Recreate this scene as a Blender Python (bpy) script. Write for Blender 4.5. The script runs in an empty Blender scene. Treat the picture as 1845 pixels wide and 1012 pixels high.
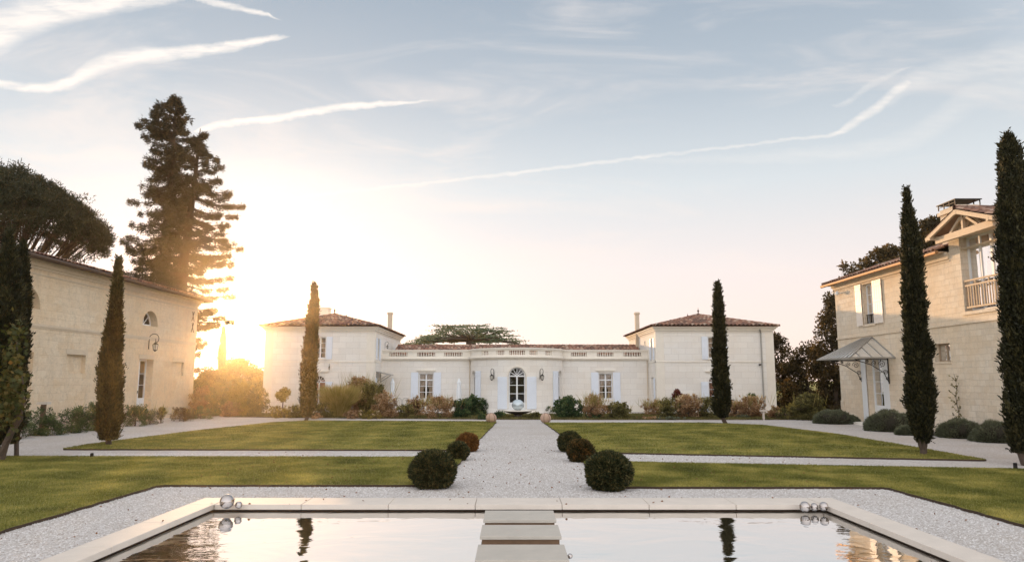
import bpy, bmesh, math, random
import numpy as np
from mathutils import Vector, Matrix

SC = bpy.context.scene
COL = SC.collection
rng = np.random.default_rng(7)
random.seed(7)
R = math.radians

# ------------------------------------------------------------------ camera
F_PX, CX, CY, EYE = 1290.0, 922.5, 506.0, 2.0
PITCH = math.atan((685 - 506) / F_PX)
cam_d = bpy.data.cameras.new('camera'); cam = bpy.data.objects.new('camera', cam_d); COL.objects.link(cam)
cam_d.sensor_width = 36; cam_d.lens = 36 * F_PX / 1845.0
cam_d.clip_start = .05; cam_d.clip_end = 3000
cam.location = (0, 0, EYE); cam.rotation_euler = (R(90) + PITCH, 0, 0)
SC.camera = cam
PC, PS = math.cos(PITCH), math.sin(PITCH)

def ray(u, v):
    x = (u - CX) / F_PX; y = -(v - CY) / F_PX
    return Vector((x, PC - PS * y, PS + PC * y))
def gz(u, v, z=0.0):
    d = ray(u, v); t = (z - EYE) / d.z; return Vector((t * d.x, t * d.y, z))
def gx(u, v, X):
    d = ray(u, v); t = X / d.x; return Vector((X, t * d.y, EYE + t * d.z))
def gy(u, v, Y):
    d = ray(u, v); t = Y / d.y; return Vector((t * d.x, Y, EYE + t * d.z))

# ------------------------------------------------------------------ light
SUN_AZ, SUN_EL = -20.9, 4.2           # degrees: left of the view axis, just over the trees
sdir = Vector((math.sin(R(SUN_AZ)) * math.cos(R(SUN_EL)), math.cos(R(SUN_AZ)) * math.cos(R(SUN_EL)), math.sin(R(SUN_EL))))
sun_d = bpy.data.lights.new('sun', 'SUN'); sun_d.energy = 4.6; sun_d.angle = R(.6); sun_d.color = (1.0, .62, .32)
sun = bpy.data.objects.new('sun', sun_d); COL.objects.link(sun)
sun.rotation_euler = sdir.to_track_quat('Z', 'Y').to_euler(); sun.location = (-20, 50, 30)

SC.view_settings.view_transform = 'Standard'
SC.view_settings.look = 'None'
SC.view_settings.exposure = 0.0
SC.view_settings.gamma = 1.0

class NT:
    """tiny node helper"""
    def __init__(s, tree): s.t = tree; s.n = tree.nodes; s.l = tree.links
    def node(s, typ, ins=None, **kw):
        nd = s.n.new(typ)
        for k, v in kw.items(): setattr(nd, k, v)
        if ins:
            for k, v in ins.items():
                sock = nd.inputs[k]
                if isinstance(v, bpy.types.NodeSocket): s.l.new(v, sock)
                else:
                    if sock.type == 'RGBA' and hasattr(v, '__len__') and len(v) == 3: v = (*v, 1)
                    sock.default_value = v
        return nd
    def math(s, op, a, b=0.0, c=None, clamp=False):
        nd = s.n.new('ShaderNodeMath'); nd.operation = op; nd.use_clamp = clamp
        for i, v in enumerate([a, b] + ([c] if c is not None else [])):
            if isinstance(v, bpy.types.NodeSocket): s.l.new(v, nd.inputs[i])
            else: nd.inputs[i].default_value = v
        return nd.outputs[0]
    def mix(s, f, a, b, blend='MIX'):
        nd = s.n.new('ShaderNodeMix'); nd.data_type = 'RGBA'; nd.blend_type = blend
        for i, v in ((0, f), (6, a), (7, b)):
            if isinstance(v, bpy.types.NodeSocket): s.l.new(v, nd.inputs[i])
            else:
                if i and len(v) == 3: v = (*v, 1)
                nd.inputs[i].default_value = v
        return nd.outputs[2]
    def ramp(s, f, stops, interp='LINEAR'):
        nd = s.n.new('ShaderNodeValToRGB'); cr = nd.color_ramp; cr.interpolation = interp
        while len(cr.elements) > 1: cr.elements.remove(cr.elements[0])
        cr.elements[0].position = stops[0][0]
        for p, c in stops[1:]: cr.elements.new(p)
        for e, (p, c) in zip(cr.elements, stops):
            e.position = p; e.color = (c, c, c, 1) if not hasattr(c, '__len__') else (*c, 1)
        s.l.new(f, nd.inputs[0]); return nd.outputs[0]
    def noise(s, vec, scale, detail=3, rough=.5, dist=0.0):
        nd = s.n.new('ShaderNodeTexNoise'); s.l.new(vec, nd.inputs['Vector'])
        nd.inputs['Scale'].default_value = scale; nd.inputs['Detail'].default_value = detail
        nd.inputs['Roughness'].default_value = rough; nd.inputs['Distortion'].default_value = dist
        return nd.outputs['Fac']
    def curve(s, f, pts):
        nd = s.n.new('ShaderNodeFloatCurve'); c = nd.mapping.curves[0]
        while len(c.points) > 2: c.points.remove(c.points[1])
        c.points[0].location = pts[0]; c.points[-1].location = pts[-1]
        for p in pts[1:-1]: c.points.new(*p)
        for p in c.points: p.handle_type = 'AUTO_CLAMPED'
        nd.mapping.update(); s.l.new(f, nd.inputs[1]); return nd.outputs[0]

world = bpy.data.worlds.new("World"); SC.world = world; world.use_nodes = True
def build_world():
    w = NT(world.node_tree); w.n.clear()
    out = w.node('ShaderNodeOutputWorld')
    tc = w.node('ShaderNodeTexCoord'); vec = tc.outputs['Generated']
    sky = w.node('ShaderNodeTexSky', sky_type='NISHITA', sun_disc=False, sun_elevation=R(SUN_EL), sun_rotation=R(SUN_AZ), air_density=1.0, dust_density=.4)
    pale = w.node('ShaderNodeHueSaturation', {'Color': sky.outputs[0], 'Saturation': .45, 'Value': .6})
    bg_sky = w.node('ShaderNodeBackground', {'Color': pale.outputs[0], 'Strength': .05})
    sep = w.node('ShaderNodeSeparateXYZ', {0: vec}); X, Y, Z = sep.outputs
    zc = w.math('MAXIMUM', Z, 0.0)
    # thin high veil: bright and warm low down, blue grey towards the zenith
    veil = w.ramp(zc, [(0, (1.06, .80, .70)), (.06, (1.08, .88, .82)), (.15, (1.0, .90, .89)), (.26, (.77, .83, .88)), (.38, (.52, .60, .69)), (.50, (.38, .465, .57)), (1, (.34, .44, .56))])
    dot = w.node('ShaderNodeVectorMath', {0: vec, 1: tuple(sdir)}, operation='DOT_PRODUCT').outputs['Value']
    dotc = w.math('MAXIMUM', dot, 0.0)
    side = w.math('MULTIPLY_ADD', dot, -.5, .5)          # 0 towards the sun, 1 away from it
    # unseen sky beside and behind the camera is made brighter to light the facades
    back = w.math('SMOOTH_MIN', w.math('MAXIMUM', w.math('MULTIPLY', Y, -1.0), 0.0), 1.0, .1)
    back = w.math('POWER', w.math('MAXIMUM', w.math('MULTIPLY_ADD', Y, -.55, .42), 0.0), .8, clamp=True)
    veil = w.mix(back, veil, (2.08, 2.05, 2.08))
    # clouds on a high flat layer
    den = w.math('ADD', zc, .12)
    cu = w.math('DIVIDE', X, den); cv = w.math('DIVIDE', Y, den)
    cmb = w.node('ShaderNodeCombineXYZ', {0: cu, 1: cv, 2: 0.0})
    mp = w.node('ShaderNodeMapping', {'Vector': cmb.outputs[0], 'Rotation': (0, 0, R(-24)), 'Scale': (.32, 1.0, 1), 'Location': (3.1, 1.7, 0)})
    n1 = w.noise(mp.outputs[0], 1.15, 7, .58, .5)
    yq = w.math('MAXIMUM', Y, .05)
    gq = w.node('ShaderNodeCombineXYZ', {0: w.math('DIVIDE', X, yq), 1: w.math('DIVIDE', Z, yq), 2: 0.0}).outputs[0]
    mp2 = w.node('ShaderNodeMapping', {'Vector': gq, 'Rotation': (0, 0, R(-17)), 'Scale': (1.7, 7.5, 1), 'Location': (.4, .2, 0)})
    n2 = w.noise(mp2.outputs[0], 1.5, 7, .60, 1.1)
    left = w.math('MULTIPLY_ADD', X, -.12, .0)
    cl = w.math('ADD', w.math('MULTIPLY_ADD', n2, .85, w.math('MULTIPLY', n1, .45)), left)
    cl = w.ramp(cl, [(.60, 0.0), (.95, .7)], 'EASE')
    cloudcol = w.mix(zc, (1.08, .93, .86), (.93, .93, .93))
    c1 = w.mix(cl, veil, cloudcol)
    # vapour trails, as directions fixed in the sky
    yy = w.math('MAXIMUM', Y, .05)
    ga = w.math('DIVIDE', X, yy); gb = w.math('DIVIDE', Z, yy)
    gv = w.node('ShaderNodeCombineXYZ', {0: ga, 1: gb, 2: 0.0}).outputs[0]
    wob = w.noise(gv, 16.0, 5, .6); wob2 = w.noise(gv, 60.0, 4, .6)
    mps = w.node('ShaderNodeMapping', {'Vector': gv, 'Rotation': (0, 0, R(-25)), 'Scale': (18, 90, 1)})
    streak = w.noise(mps.outputs[0], 1.0, 4, .6)
    infront = w.math('GREATER_THAN', Y, .1)
    A0, A1, BM = -.8, .8, .6
    gan = w.math('MULTIPLY_ADD', ga, 1 / (A1 - A0), -A0 / (A1 - A0))
    gbn = w.math('DIVIDE', w.math('MULTIPLY_ADD', wob2, .008, w.math('MULTIPLY_ADD', wob, .008, w.math('SUBTRACT', gb, .008))), BM)
    tot = None
    trails = [  # (pixel x, pixel y, half width px), strength
        ([(470, 362, 1), (540, 355, 4), (800, 327, 4.5), (1000, 303, 5), (1250, 272, 4.5), (1420, 252, 4), (1500, 243, 6), (1530, 226, 12), (1580, 195, 14), (1625, 158, 16), (1645, 148, .5)], .62),
        ([(350, 236, 2), (380, 228, 9), (500, 212, 9), (560, 202, 11), (620, 192, 10), (680, 188, 7), (740, 184, 4), (790, 181, .5)], .95),
        ([(-20, 150, 10), (60, 158, 12), (110, 155, 14), (160, 128, 24), (230, 104, 22), (300, 98, 18), (400, 86, 14), (480, 72, 10), (520, 68, 2)], .95),
        ([(-30, 60, 60), (60, 30, 48), (150, 12, 34), (250, 0, 24), (330, -15, 22), (420, -30, 12)], .95),
        ([(310, -12, 6), (380, 4, 9), (440, 17, 8), (480, 28, 5), (510, 37, .5)], .7),
        ([(1500, 190, 3), (1560, 160, 10), (1620, 128, 5), (1650, 118, .5)], .22),
        ([(1580, 190, 3), (1640, 150, 26), (1760, 122, 40), (1850, 108, 50)], .30),
        ([(1100, 290, 3), (1400, 282, 16), (1600, 262, 24), (1850, 150, 40)], .20),
    ]
    for pts, stg in trails:
        ca, wa = [], []
        for (u, v, hw) in pts:
            d = ray(u, v); a = (d.x / d.y - A0) / (A1 - A0); b = d.z / d.y / BM
            if 0 <= a <= 1: ca.append((a, b)); wa.append((a, hw / F_PX * 20))
        ce = w.curve(gan, [(0, ca[0][1])] + ca + [(1, ca[-1][1])]) if ca[0][0] > .001 else w.curve(gan, ca + [(1, ca[-1][1])])
        wi = w.curve(gan, [(0, 0), (max(wa[0][0] - .004, .0005), 0)] + wa + [(min(wa[-1][0] + .004, .9995), 0), (1, 0)])
        dist = w.math('MULTIPLY', w.math('ABSOLUTE', w.math('SUBTRACT', gbn, ce)), BM * 20)
        q = w.math('SUBTRACT', 1.0, w.math('DIVIDE', dist, w.math('MAXIMUM', wi, .0005)), clamp=True)
        q = w.math('MULTIPLY', w.math('SMOOTH_MIN', w.math('MULTIPLY', q, 1.35), 1.0, .5), stg)
        q = w.math('MULTIPLY', q, w.math('MULTIPLY_ADD', streak, 2.2, -.15), clamp=True)
        wm = max(p[2] for p in pts) / F_PX * 20
        q = w.math('MULTIPLY', q, w.math('MULTIPLY', w.math('DIVIDE', wi, wm), 2.2, clamp=True))
        tot = q if tot is None else w.math('MAXIMUM', tot, q)
    tot = w.math('MULTIPLY', tot, infront)
    c2 = w.mix(tot, c1, (1.12, 1.05, .99))
    # the glare of the low sun in the thin air
    g1 = w.math('MULTIPLY', w.math('POWER', dotc, 22.0), .05)
    g2 = w.math('MULTIPLY', w.math('POWER', dotc, 220.0), .10)
    g3 = w.math('MULTIPLY', w.math('POWER', dotc, 3500.0), 4.0)
    glow = w.mix(1.0, w.mix(1.0, w.node('ShaderNodeVectorMath', {0: (1.0, .86, .68), 'Scale': g1}, operation='SCALE').outputs[0],
                 w.node('ShaderNodeVectorMath', {0: (1.0, .74, .42), 'Scale': g2}, operation='SCALE').outputs[0], 'ADD'),
                 w.node('ShaderNodeVectorMath', {0: (1.0, .8, .5), 'Scale': g3}, operation='SCALE').outputs[0], 'ADD')
    c3 = w.mix(1.0, c2, glow, 'ADD')
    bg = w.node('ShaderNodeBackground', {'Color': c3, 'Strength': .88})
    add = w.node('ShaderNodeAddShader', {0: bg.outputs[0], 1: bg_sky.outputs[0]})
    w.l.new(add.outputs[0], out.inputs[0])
build_world()

# ------------------------------------------------------------------ object helpers
def tag(o, label=None, cat=None, group=None, kind=None):
    if label: o['label'] = label
    if cat: o['category'] = cat
    if group: o['group'] = group
    if kind: o['kind'] = kind
    return o
def empty(name, loc, label, cat, group=None):
    o = bpy.data.objects.new(name, None); o.location = loc; o.empty_display_size = .3
    COL.objects.link(o); return tag(o, label, cat, group)
def origin(o):
    p = Vector((0, 0, 0))
    while o is not None: p += o.location; o = o.parent
    return p
class MB:
    """collects polygons in world coordinates, links them as one mesh"""
    def __init__(s): s.v = []; s.f = []; s.uv = []
    def face(s, pts, uv=None):
        i = len(s.v); s.v.extend([tuple(p) for p in pts]); s.f.append(tuple(range(i, i + len(pts))))
        if uv is None:
            n = Vector((0, 0, 0)); P = [Vector(p) for p in pts]
            for a in range(len(P)):
                b = P[(a + 1) % len(P)]; n += P[a].cross(b)
            ax, ay, az = abs(n.x), abs(n.y), abs(n.z)
            if az > max(ax, ay): uv = [(p.x, p.y) for p in P]
            elif ax > ay: uv = [(p.y, p.z) for p in P]
            else: uv = [(p.x, p.z) for p in P]
        s.uv.append(uv)
    def hexa(s, p):      # p: 8 points, bottom loop then top loop
        for q in ((3, 2, 1, 0), (4, 5, 6, 7), (0, 1, 5, 4), (1, 2, 6, 5), (2, 3, 7, 6), (3, 0, 4, 7)): s.face([p[k] for k in q])
    def box(s, x0, x1, y0, y1, z0, z1):
        s.hexa([(x0, y0, z0), (x1, y0, z0), (x1, y1, z0), (x0, y1, z0), (x0, y0, z1), (x1, y0, z1), (x1, y1, z1), (x0, y1, z1)])
    def bar(s, a, b, w, h=None, up=(0, 0, 1)):
        a, b = Vector(a), Vector(b); h = h or w; d = (b - a).normalized(); up = Vector(up)
        if abs(d.dot(up)) > .98: up = Vector((0, 1, 0))
        r = d.cross(up).normalized() * w / 2; u = r.cross(d).normalized() * h / 2
        s.hexa([a - r - u, b - r - u, b + r - u, a + r - u, a - r + u, b - r + u, b + r + u, a + r + u])
    def tube(s, pts, rad, n=7, cap=True):
        pts = [Vector(p) for p in pts]; rings = []
        if not hasattr(rad, '__len__'): rad = [rad] * len(pts)
        pu = None
        for i, p in enumerate(pts):
            d = (pts[min(i + 1, len(pts) - 1)] - pts[max(i - 1, 0)])
            if d.length < 1e-6: d = Vector((0, 0, 1))
            d.normalize()
            if pu is None: pu = Vector((1, 0, 0)) if abs(d.x) < .9 else Vector((0, 1, 0))
            r = (pu - d * pu.dot(d)).normalized(); pu = r; q = d.cross(r)
            rings.append([p + (r * math.cos(2 * math.pi * k / n) + q * math.sin(2 * math.pi * k / n)) * rad[i] for k in range(n)])
        for a, b in zip(rings, rings[1:]):
            for k in range(n): s.face([a[k], a[(k + 1) % n], b[(k + 1) % n], b[k]])
        if cap: s.face(rings[0][::-1]); s.face(rings[-1])
    def lathe(s, c, prof, n=12):
        c = Vector(c); rings = [[c + Vector((r * math.cos(2 * math.pi * k / n), r * math.sin(2 * math.pi * k / n), z)) for k in range(n)] for r, z in prof]
        for a, b in zip(rings, rings[1:]):
            for k in range(n): s.face([a[k], a[(k + 1) % n], b[(k + 1) % n], b[k]])
        s.face(rings[0][::-1]); s.face(rings[-1])
    def build(s, name, mat, parent=None, smooth=False, weld=False, loc=None):
        me = bpy.data.meshes.new(name)
        off = origin(parent) if parent else Vector(loc or (0, 0, 0))
        me.from_pydata([(x - off.x, y - off.y, z - off.z) for x, y, z in s.v], [], s.f)
        uvl = me.uv_layers.new(name='UVMap')
        flat = [c for f in s.uv for p in f for c in p]
        uvl.data.foreach_set('uv', flat)
        if weld or smooth:
            bm = bmesh.new(); bm.from_mesh(me); bmesh.ops.remove_doubles(bm, verts=bm.verts, dist=.0004)
            bmesh.ops.recalc_face_normals(bm, faces=bm.faces); bm.to_mesh(me); bm.free()
        if smooth: me.shade_smooth()
        me.materials.append(mat)
        o = bpy.data.objects.new(name, me); COL.objects.link(o)
        if parent: o.parent = parent
        elif loc: o.location = loc
        return o

def icosphere(name, mat, c, r, parent=None, sub=4, squash=1.0, bumpy=0.0, loc=None):
    bm = bmesh.new(); bmesh.ops.create_icosphere(bm, subdivisions=sub, radius=1.0)
    off = origin(parent) if parent else Vector(loc or (0, 0, 0))
    for v in bm.verts:
        k = 1.0
        if bumpy: k += bumpy * (math.sin(v.co.x * 5 + r * 9) * math.cos(v.co.y * 4.3) + .6 * math.sin(v.co.z * 7 + v.co.x * 3))
        v.co = Vector(c) - off + Vector((v.co.x * r * k, v.co.y * r * k, v.co.z * r * k * squash))
    me = bpy.data.meshes.new(name); bm.to_mesh(me); bm.free(); me.shade_smooth(); me.materials.append(mat)
    o = bpy.data.objects.new(name, me); COL.objects.link(o)
    if parent: o.parent = parent
    elif loc: o.location = loc
    return o

# leaf-size faces, built with numpy
def unit(a): return a / np.maximum(np.linalg.norm(a, axis=1, keepdims=True), 1e-9)
def leaves(name, mat, C, A, L, Wd, parent=None, loc=None, tri=False, tone=None):
    C = np.asarray(C, float); n = len(C); A = unit(np.asarray(A, float))
    off = np.array(origin(parent) if parent else (loc or (0, 0, 0)), float)
    Wv = unit(np.cross(A, rng.normal(size=(n, 3))))
    L = np.broadcast_to(np.asarray(L, float), (n,))[:, None]; Wd = np.broadcast_to(np.asarray(Wd, float), (n,))[:, None]
    C = C - off
    if tri:
        V = np.stack([C - Wv * Wd / 2, C + Wv * Wd / 2, C + A * L], 1).reshape(-1, 3); k = 3
    else:
        mid = C + A * L * .45
        V = np.stack([C, mid + Wv * Wd / 2, C + A * L, mid - Wv * Wd / 2], 1).reshape(-1, 3); k = 4
    me = bpy.data.meshes.new(name)
    me.vertices.add(n * k); me.vertices.foreach_set('co', V.astype(np.float32).ravel())
    me.loops.add(n * k); me.loops.foreach_set('vertex_index', np.arange(n * k, dtype=np.int32))
    me.polygons.add(n); me.polygons.foreach_set('loop_start', (np.arange(n, dtype=np.int32) * k))
    me.polygons.foreach_set('loop_total', np.full(n, k, dtype=np.int32))
    me.update(calc_edges=True)
    at = me.attributes.new('tone', 'FLOAT', 'POINT')
    t = rng.random(n) if tone is None else np.clip(tone + rng.normal(0, .16, n), 0, 1)
    at.data.foreach_set('value', np.repeat(t, k).astype(np.float32))
    me.materials.append(mat)
    o = bpy.data.objects.new(name, me); COL.objects.link(o)
    if parent: o.parent = parent
    elif loc: o.location = loc
    return o

# ------------------------------------------------------------------ materials
def new_mat(name):
    m = bpy.data.materials.new(name); m.use_nodes = True; t = NT(m.node_tree); t.n.clear()
    out = t.node('ShaderNodeOutputMaterial'); return m, t, out
def plain(name, col, rough=.6, metal=0.0, var=.12, scale=6.0, bump=0.0, spec=.5):
    m, t, out = new_mat(name)
    tc = t.node('ShaderNodeTexCoord').outputs['Object']
    n = t.noise(tc, scale, 5, .6)
    c = t.mix(n, tuple(x * (1 - var) for x in col), tuple(min(1, x * (1 + var)) for x in col))
    p = t.node('ShaderNodeBsdfPrincipled', {'Base Color': c, 'Roughness': rough, 'Metallic': metal, 'Specular IOR Level': spec})
    if bump:
        b = t.node('ShaderNodeBump', {'Height': t.noise(tc, scale * 8, 4), 'Strength': bump, 'Distance': .01}); t.l.new(b.outputs[0], p.inputs['Normal'])
    t.l.new(p.outputs[0], out.inputs[0]); return m
def stone(name, c1, c2, mortar, bw=.75, bh=.34, rubble=0.0, stain=.5, msize=.008, bump=.35, mfac=.6):
    m, t, out = new_mat(name)
    uv = t.node('ShaderNodeTexCoord').outputs['UV']; ob = t.node('ShaderNodeTexCoord').outputs['Object']
    warp = t.node('ShaderNodeTexNoise', {'Vector': uv, 'Scale': 1.3, 'Detail': 2.0})
    wv = t.node('ShaderNodeVectorMath', {0: warp.outputs['Color'], 1: (-.5, -.5, -.5)}, operation='ADD')
    wv = t.node('ShaderNodeVectorMath', {0: wv.outputs[0], 'Scale': .02 + .12 * rubble}, operation='SCALE')
    uvw = t.node('ShaderNodeVectorMath', {0: uv, 1: wv.outputs[0]}, operation='ADD').outputs[0]
    br = t.node('ShaderNodeTexBrick', {'Vector': uvw, 'Color1': c1, 'Color2': c2, 'Mortar': mortar, 'Scale': 1.0, 'Mortar Size': msize, 'Mortar Smooth': .6, 'Bias': -.1, 'Brick Width': bw, 'Row Height': bh}, offset=.5, squash=1.0)
    cell = t.node('ShaderNodeTexWhiteNoise', noise_dimensions='2D')
    mid = tuple((a + b) / 2 for a, b in zip(c1, c2))
    col = t.mix(mfac, mid, br.outputs['Color'])
    big = t.noise(ob, .35, 5, .6); med = t.noise(ob, 2.2, 6, .65); fine = t.noise(ob, 22, 4, .6)
    stretch = t.node('ShaderNodeMapping', {'Vector': ob, 'Scale': (1.6, 1.6, .22)})
    drip = t.noise(stretch.outputs[0], 2.0, 5, .65)
    col = t.mix(t.ramp(big, [(.38, 0.0), (.66, stain)]), col, tuple(x * y for x, y in zip(mid, (1.02, .90, .74))))
    col = t.mix(t.ramp(drip, [(.52, 0.0), (.78, stain * .7)]), col, tuple(x * .72 for x in mid))
    col = t.mix(t.ramp(med, [(.3, .35 * stain), (.5, 0.0)]), col, tuple(x * .78 for x in mid))
    col = t.mix(t.math('MULTIPLY', t.ramp(fine, [(.62, 0.0), (.75, 1.0)]), .18 + .35 * rubble), col, tuple(x * .6 for x in mid))
    sp = t.noise(ob, 6.5, 6, .75); sp2 = t.noise(ob, 13, 4, .8)
    col = t.mix(t.ramp(sp, [(.36, .55 * rubble), (.50, 0.0)]), col, tuple(x * .66 for x in mid)); col = t.mix(t.ramp(sp2, [(.56, 0.0), (.72, .6 * rubble)]), col, tuple(min(1, x * 1.22) for x in mid))
    # blotches of single differently toned blocks
    vo = t.node('ShaderNodeTexVoronoi', {'Vector': t.node('ShaderNodeMapping', {'Vector': uvw, 'Scale': (1.35 / bw, 1 / bh, 1)}).outputs[0], 'Scale': 1.0, 'Randomness': .75})
    blk = t.node('ShaderNodeSeparateColor', {0: vo.outputs['Color']}).outputs[0]
    col = t.mix(t.ramp(blk, [(.0, .30 * (rubble + .25)), (.3, 0.0), (.8, 0.0), (1.0, .22 * (rubble + .25))]), col, tuple(x * y for x, y in zip(mid, (.86, .74, .58))))
    p = t.node('ShaderNodeBsdfPrincipled', {'Base Color': col, 'Roughness': .88, 'Specular IOR Level': .25})
    h = t.math('ADD', t.math('MULTIPLY', t.math('SUBTRACT', 1.0, br.outputs['Fac']), .8), t.math('MULTIPLY', t.math('ADD', fine, t.math('MULTIPLY', med, rubble * 3)), .7 + rubble))
    b = t.node('ShaderNodeBump', {'Height': h, 'Strength': bump, 'Distance': .012}); t.l.new(b.outputs[0], p.inputs['Normal'])
    t.l.new(p.outputs[0], out.inputs[0]); return m
def foliage(name, stops, trans=.25, scale=1.2, rough=.6):
    m, t, out = new_mat(name)
    a = t.node('ShaderNodeAttribute', attribute_name='tone').outputs['Fac']
    ob = t.node('ShaderNodeTexCoord').outputs['Object']
    n = t.noise(ob, scale, 3, .6)
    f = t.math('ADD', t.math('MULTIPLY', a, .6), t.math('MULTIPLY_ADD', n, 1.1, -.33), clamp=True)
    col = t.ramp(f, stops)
    p = t.node('ShaderNodeBsdfPrincipled', {'Base Color': col, 'Roughness': rough, 'Specular IOR Level': .25})
    tcol = t.mix(1.0, col, (1.35, 1.25, .6), 'MULTIPLY')
    tr = t.node('ShaderNodeBsdfTranslucent', {'Color': tcol})
    mx = t.node('ShaderNodeMixShader', {0: trans, 1: p.outputs[0], 2: tr.outputs[0]})
    t.l.new(mx.outputs[0], out.inputs[0]); return m

M = {}
M['ashlar'] = stone('pale_ashlar', (.84, .82, .785), (.76, .735, .70), (.57, .545, .51), .85, .36, .05, .30, .009, .3, .85)
M['ashlar_trim'] = plain('pale_trim_stone', (.79, .74, .66), .85, var=.1, scale=3, bump=.2)
M['barn_stone'] = stone('weathered_barn_stone', (.76, .65, .50), (.67, .55, .41), (.58, .47, .35), .62, .30, .9, .7, .010, .7, .6)
M['barn_trim'] = plain('worn_trim_stone', (.60, .50, .38), .9, var=.18, scale=2.5, bump=.4)
M['house_stone'] = stone('honey_block_stone', (.80, .71, .59), (.68, .58, .46), (.54, .455, .35), .46, .225, .6, .6, .010, .7, .85)
M['white_paint'] = plain('white_painted_wood', (.78, .79, .80), .45, var=.04)
M['blue_shutter'] = plain('pale_blue_painted_shutter', (.74, .79, .87), .5, var=.05, scale=2)
M['cream_shutter'] = plain('cream_painted_shutter', (.80, .72, .64), .5, var=.05, scale=2)
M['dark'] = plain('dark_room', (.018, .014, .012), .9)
M['iron'] = plain('black_wrought_iron', (.022, .02, .02), .45, .6, var=.2)
M['rust'] = plain('brown_iron', (.10, .06, .04), .6, .4, var=.2)
M['zinc'] = plain('grey_zinc', (.34, .33, .31), .4, .6, var=.15)
M['copper'] = plain('old_copper_gutter', (.42, .25, .13), .45, .6, var=.2)
M['brass_lamp'] = plain('pale_lamp_glass', (.55, .52, .46), .15, 0, var=.1)
M['curtain'] = plain('cream_curtain', (.62, .50, .40), .85, var=.12, scale=8)
M['pink_curtain'] = plain('rose_curtain', (.50, .25, .17), .85, var=.2, scale=8)
M['wood_beam'] = plain('honey_wood_beam', (.58, .45, .32), .65, var=.15, scale=10)
M['rail_wood'] = plain('warm_grey_rail', (.42, .31, .21), .6, var=.12)
M['post_wood'] = plain('weathered_post_wood', (.16, .10, .065), .8, var=.25, scale=20, bump=.4)
M['bark'] = plain('grey_brown_bark', (.085, .06, .045), .9, var=.4, scale=14, bump=.6)
M['bark_dark'] = plain('dark_conifer_bark', (.05, .03, .02), .9, var=.4, scale=9, bump=.6)
M['coping'] = plain('pale_coping_stone', (.60, .53, .46), .75, var=.14, scale=3.5, bump=.25)
M['slab'] = plain('honed_slab_stone', (.43, .39, .335), .7, var=.16, scale=5, bump=.2)
M['slab_plinth'] = plain('damp_rusty_plinth', (.13, .075, .04), .8, var=.4, scale=7)
M['basin'] = plain('pool_basin_wall', (.05, .03, .02), .8, var=.35, scale=3)
M['steel'] = plain('polished_steel', (.46, .42, .40), .12, 1.0, var=.03)
M['canvas'] = plain('white_canvas', (.80, .83, .86), .8, var=.03)
M['soil'] = plain('dark_soil', (.055, .035, .022), .95, var=.4, scale=9, bump=.6)
M['ball_stone'] = plain('pinkish_ball_stone', (.44, .30, .22), .8, var=.18, scale=4, bump=.4)
M['dish'] = plain('dark_bronze_dish', (.07, .055, .05), .4, .3, var=.2)
M['brown_leaf'] = plain('dead_brown_leaf', (.20, .09, .035), .8, var=.4)

def glass_mat():
    m, t, out = new_mat('window_glass')
    fr = t.node('ShaderNodeFresnel', {'IOR': 1.5}).outputs[0]
    f = t.math('MULTIPLY_ADD', fr, .8, .02, clamp=True)
    n = t.noise(t.node('ShaderNodeTexCoord').outputs['Object'], 1.7, 2)
    bp = t.node('ShaderNodeBump', {'Height': n, 'Strength': .25, 'Distance': .02})
    g = t.node('ShaderNodeBsdfGlossy', {'Color': (.9, .92, .95), 'Roughness': .02, 'Normal': bp.outputs[0]})
    tr = t.node('ShaderNodeBsdfTransparent', {'Color': (.86, .85, .83)})
    t.l.new(t.node('ShaderNodeMixShader', {0: f, 1: tr.outputs[0], 2: g.outputs[0]}).outputs[0], out.inputs[0]); return m
M['glass'] = glass_mat()
def clear_glass():
    m, t, out = new_mat('clear_sphere_glass')
    p = t.node('ShaderNodeBsdfPrincipled', {'Base Color': (.55, .62, .66), 'Roughness': .14, 'Transmission Weight': .25, 'Metallic': .35, 'IOR': 1.6})
    t.l.new(p.outputs[0], out.inputs[0]); return m
M['sphere_glass'] = clear_glass()
def canopy_glass():
    m, t, out = new_mat('canopy_panel_glass')
    n = t.noise(t.node('ShaderNodeTexCoord').outputs['Object'], 5, 4)
    p = t.node('ShaderNodeBsdfPrincipled', {'Base Color': t.mix(n, (.72, .69, .62), (.86, .84, .80)), 'Roughness': .2, 'Alpha': .6, 'Transmission Weight': .3})
    t.l.new(p.outputs[0], out.inputs[0]); return m
M['canopy_glass'] = canopy_glass()
def tile_mat():
    m, t, out = new_mat('clay_roof_tile')
    uv = t.node('ShaderNodeTexCoord').outputs['UV']
    fl = t.node('ShaderNodeVectorMath', {0: uv}, operation='FLOOR')
    wn = t.node('ShaderNodeTexWhiteNoise', {'Vector': fl.outputs[0]}, noise_dimensions='2D').outputs['Value']
    ob = t.node('ShaderNodeTexCoord').outputs['Object']
    n = t.noise(ob, 1.1, 5, .6); n2 = t.noise(ob, 30, 3)
    col = t.ramp(wn, [(0, (.11, .045, .03)), (.35, (.24, .10, .06)), (.65, (.34, .15, .09)), (.88, (.46, .27, .18)), (1, (.56, .42, .32))])
    col = t.mix(t.ramp(n, [(.42, 0.0), (.7, .6)]), col, (.13, .105, .085))
    col = t.mix(t.math('MULTIPLY', n2, .4), col, (.16, .13, .10))
    p = t.node('ShaderNodeBsdfPrincipled', {'Base Color': col, 'Roughness': .85})
    t.l.new(p.outputs[0], out.inputs[0]); return m
M['tile'] = tile_mat()
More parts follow.
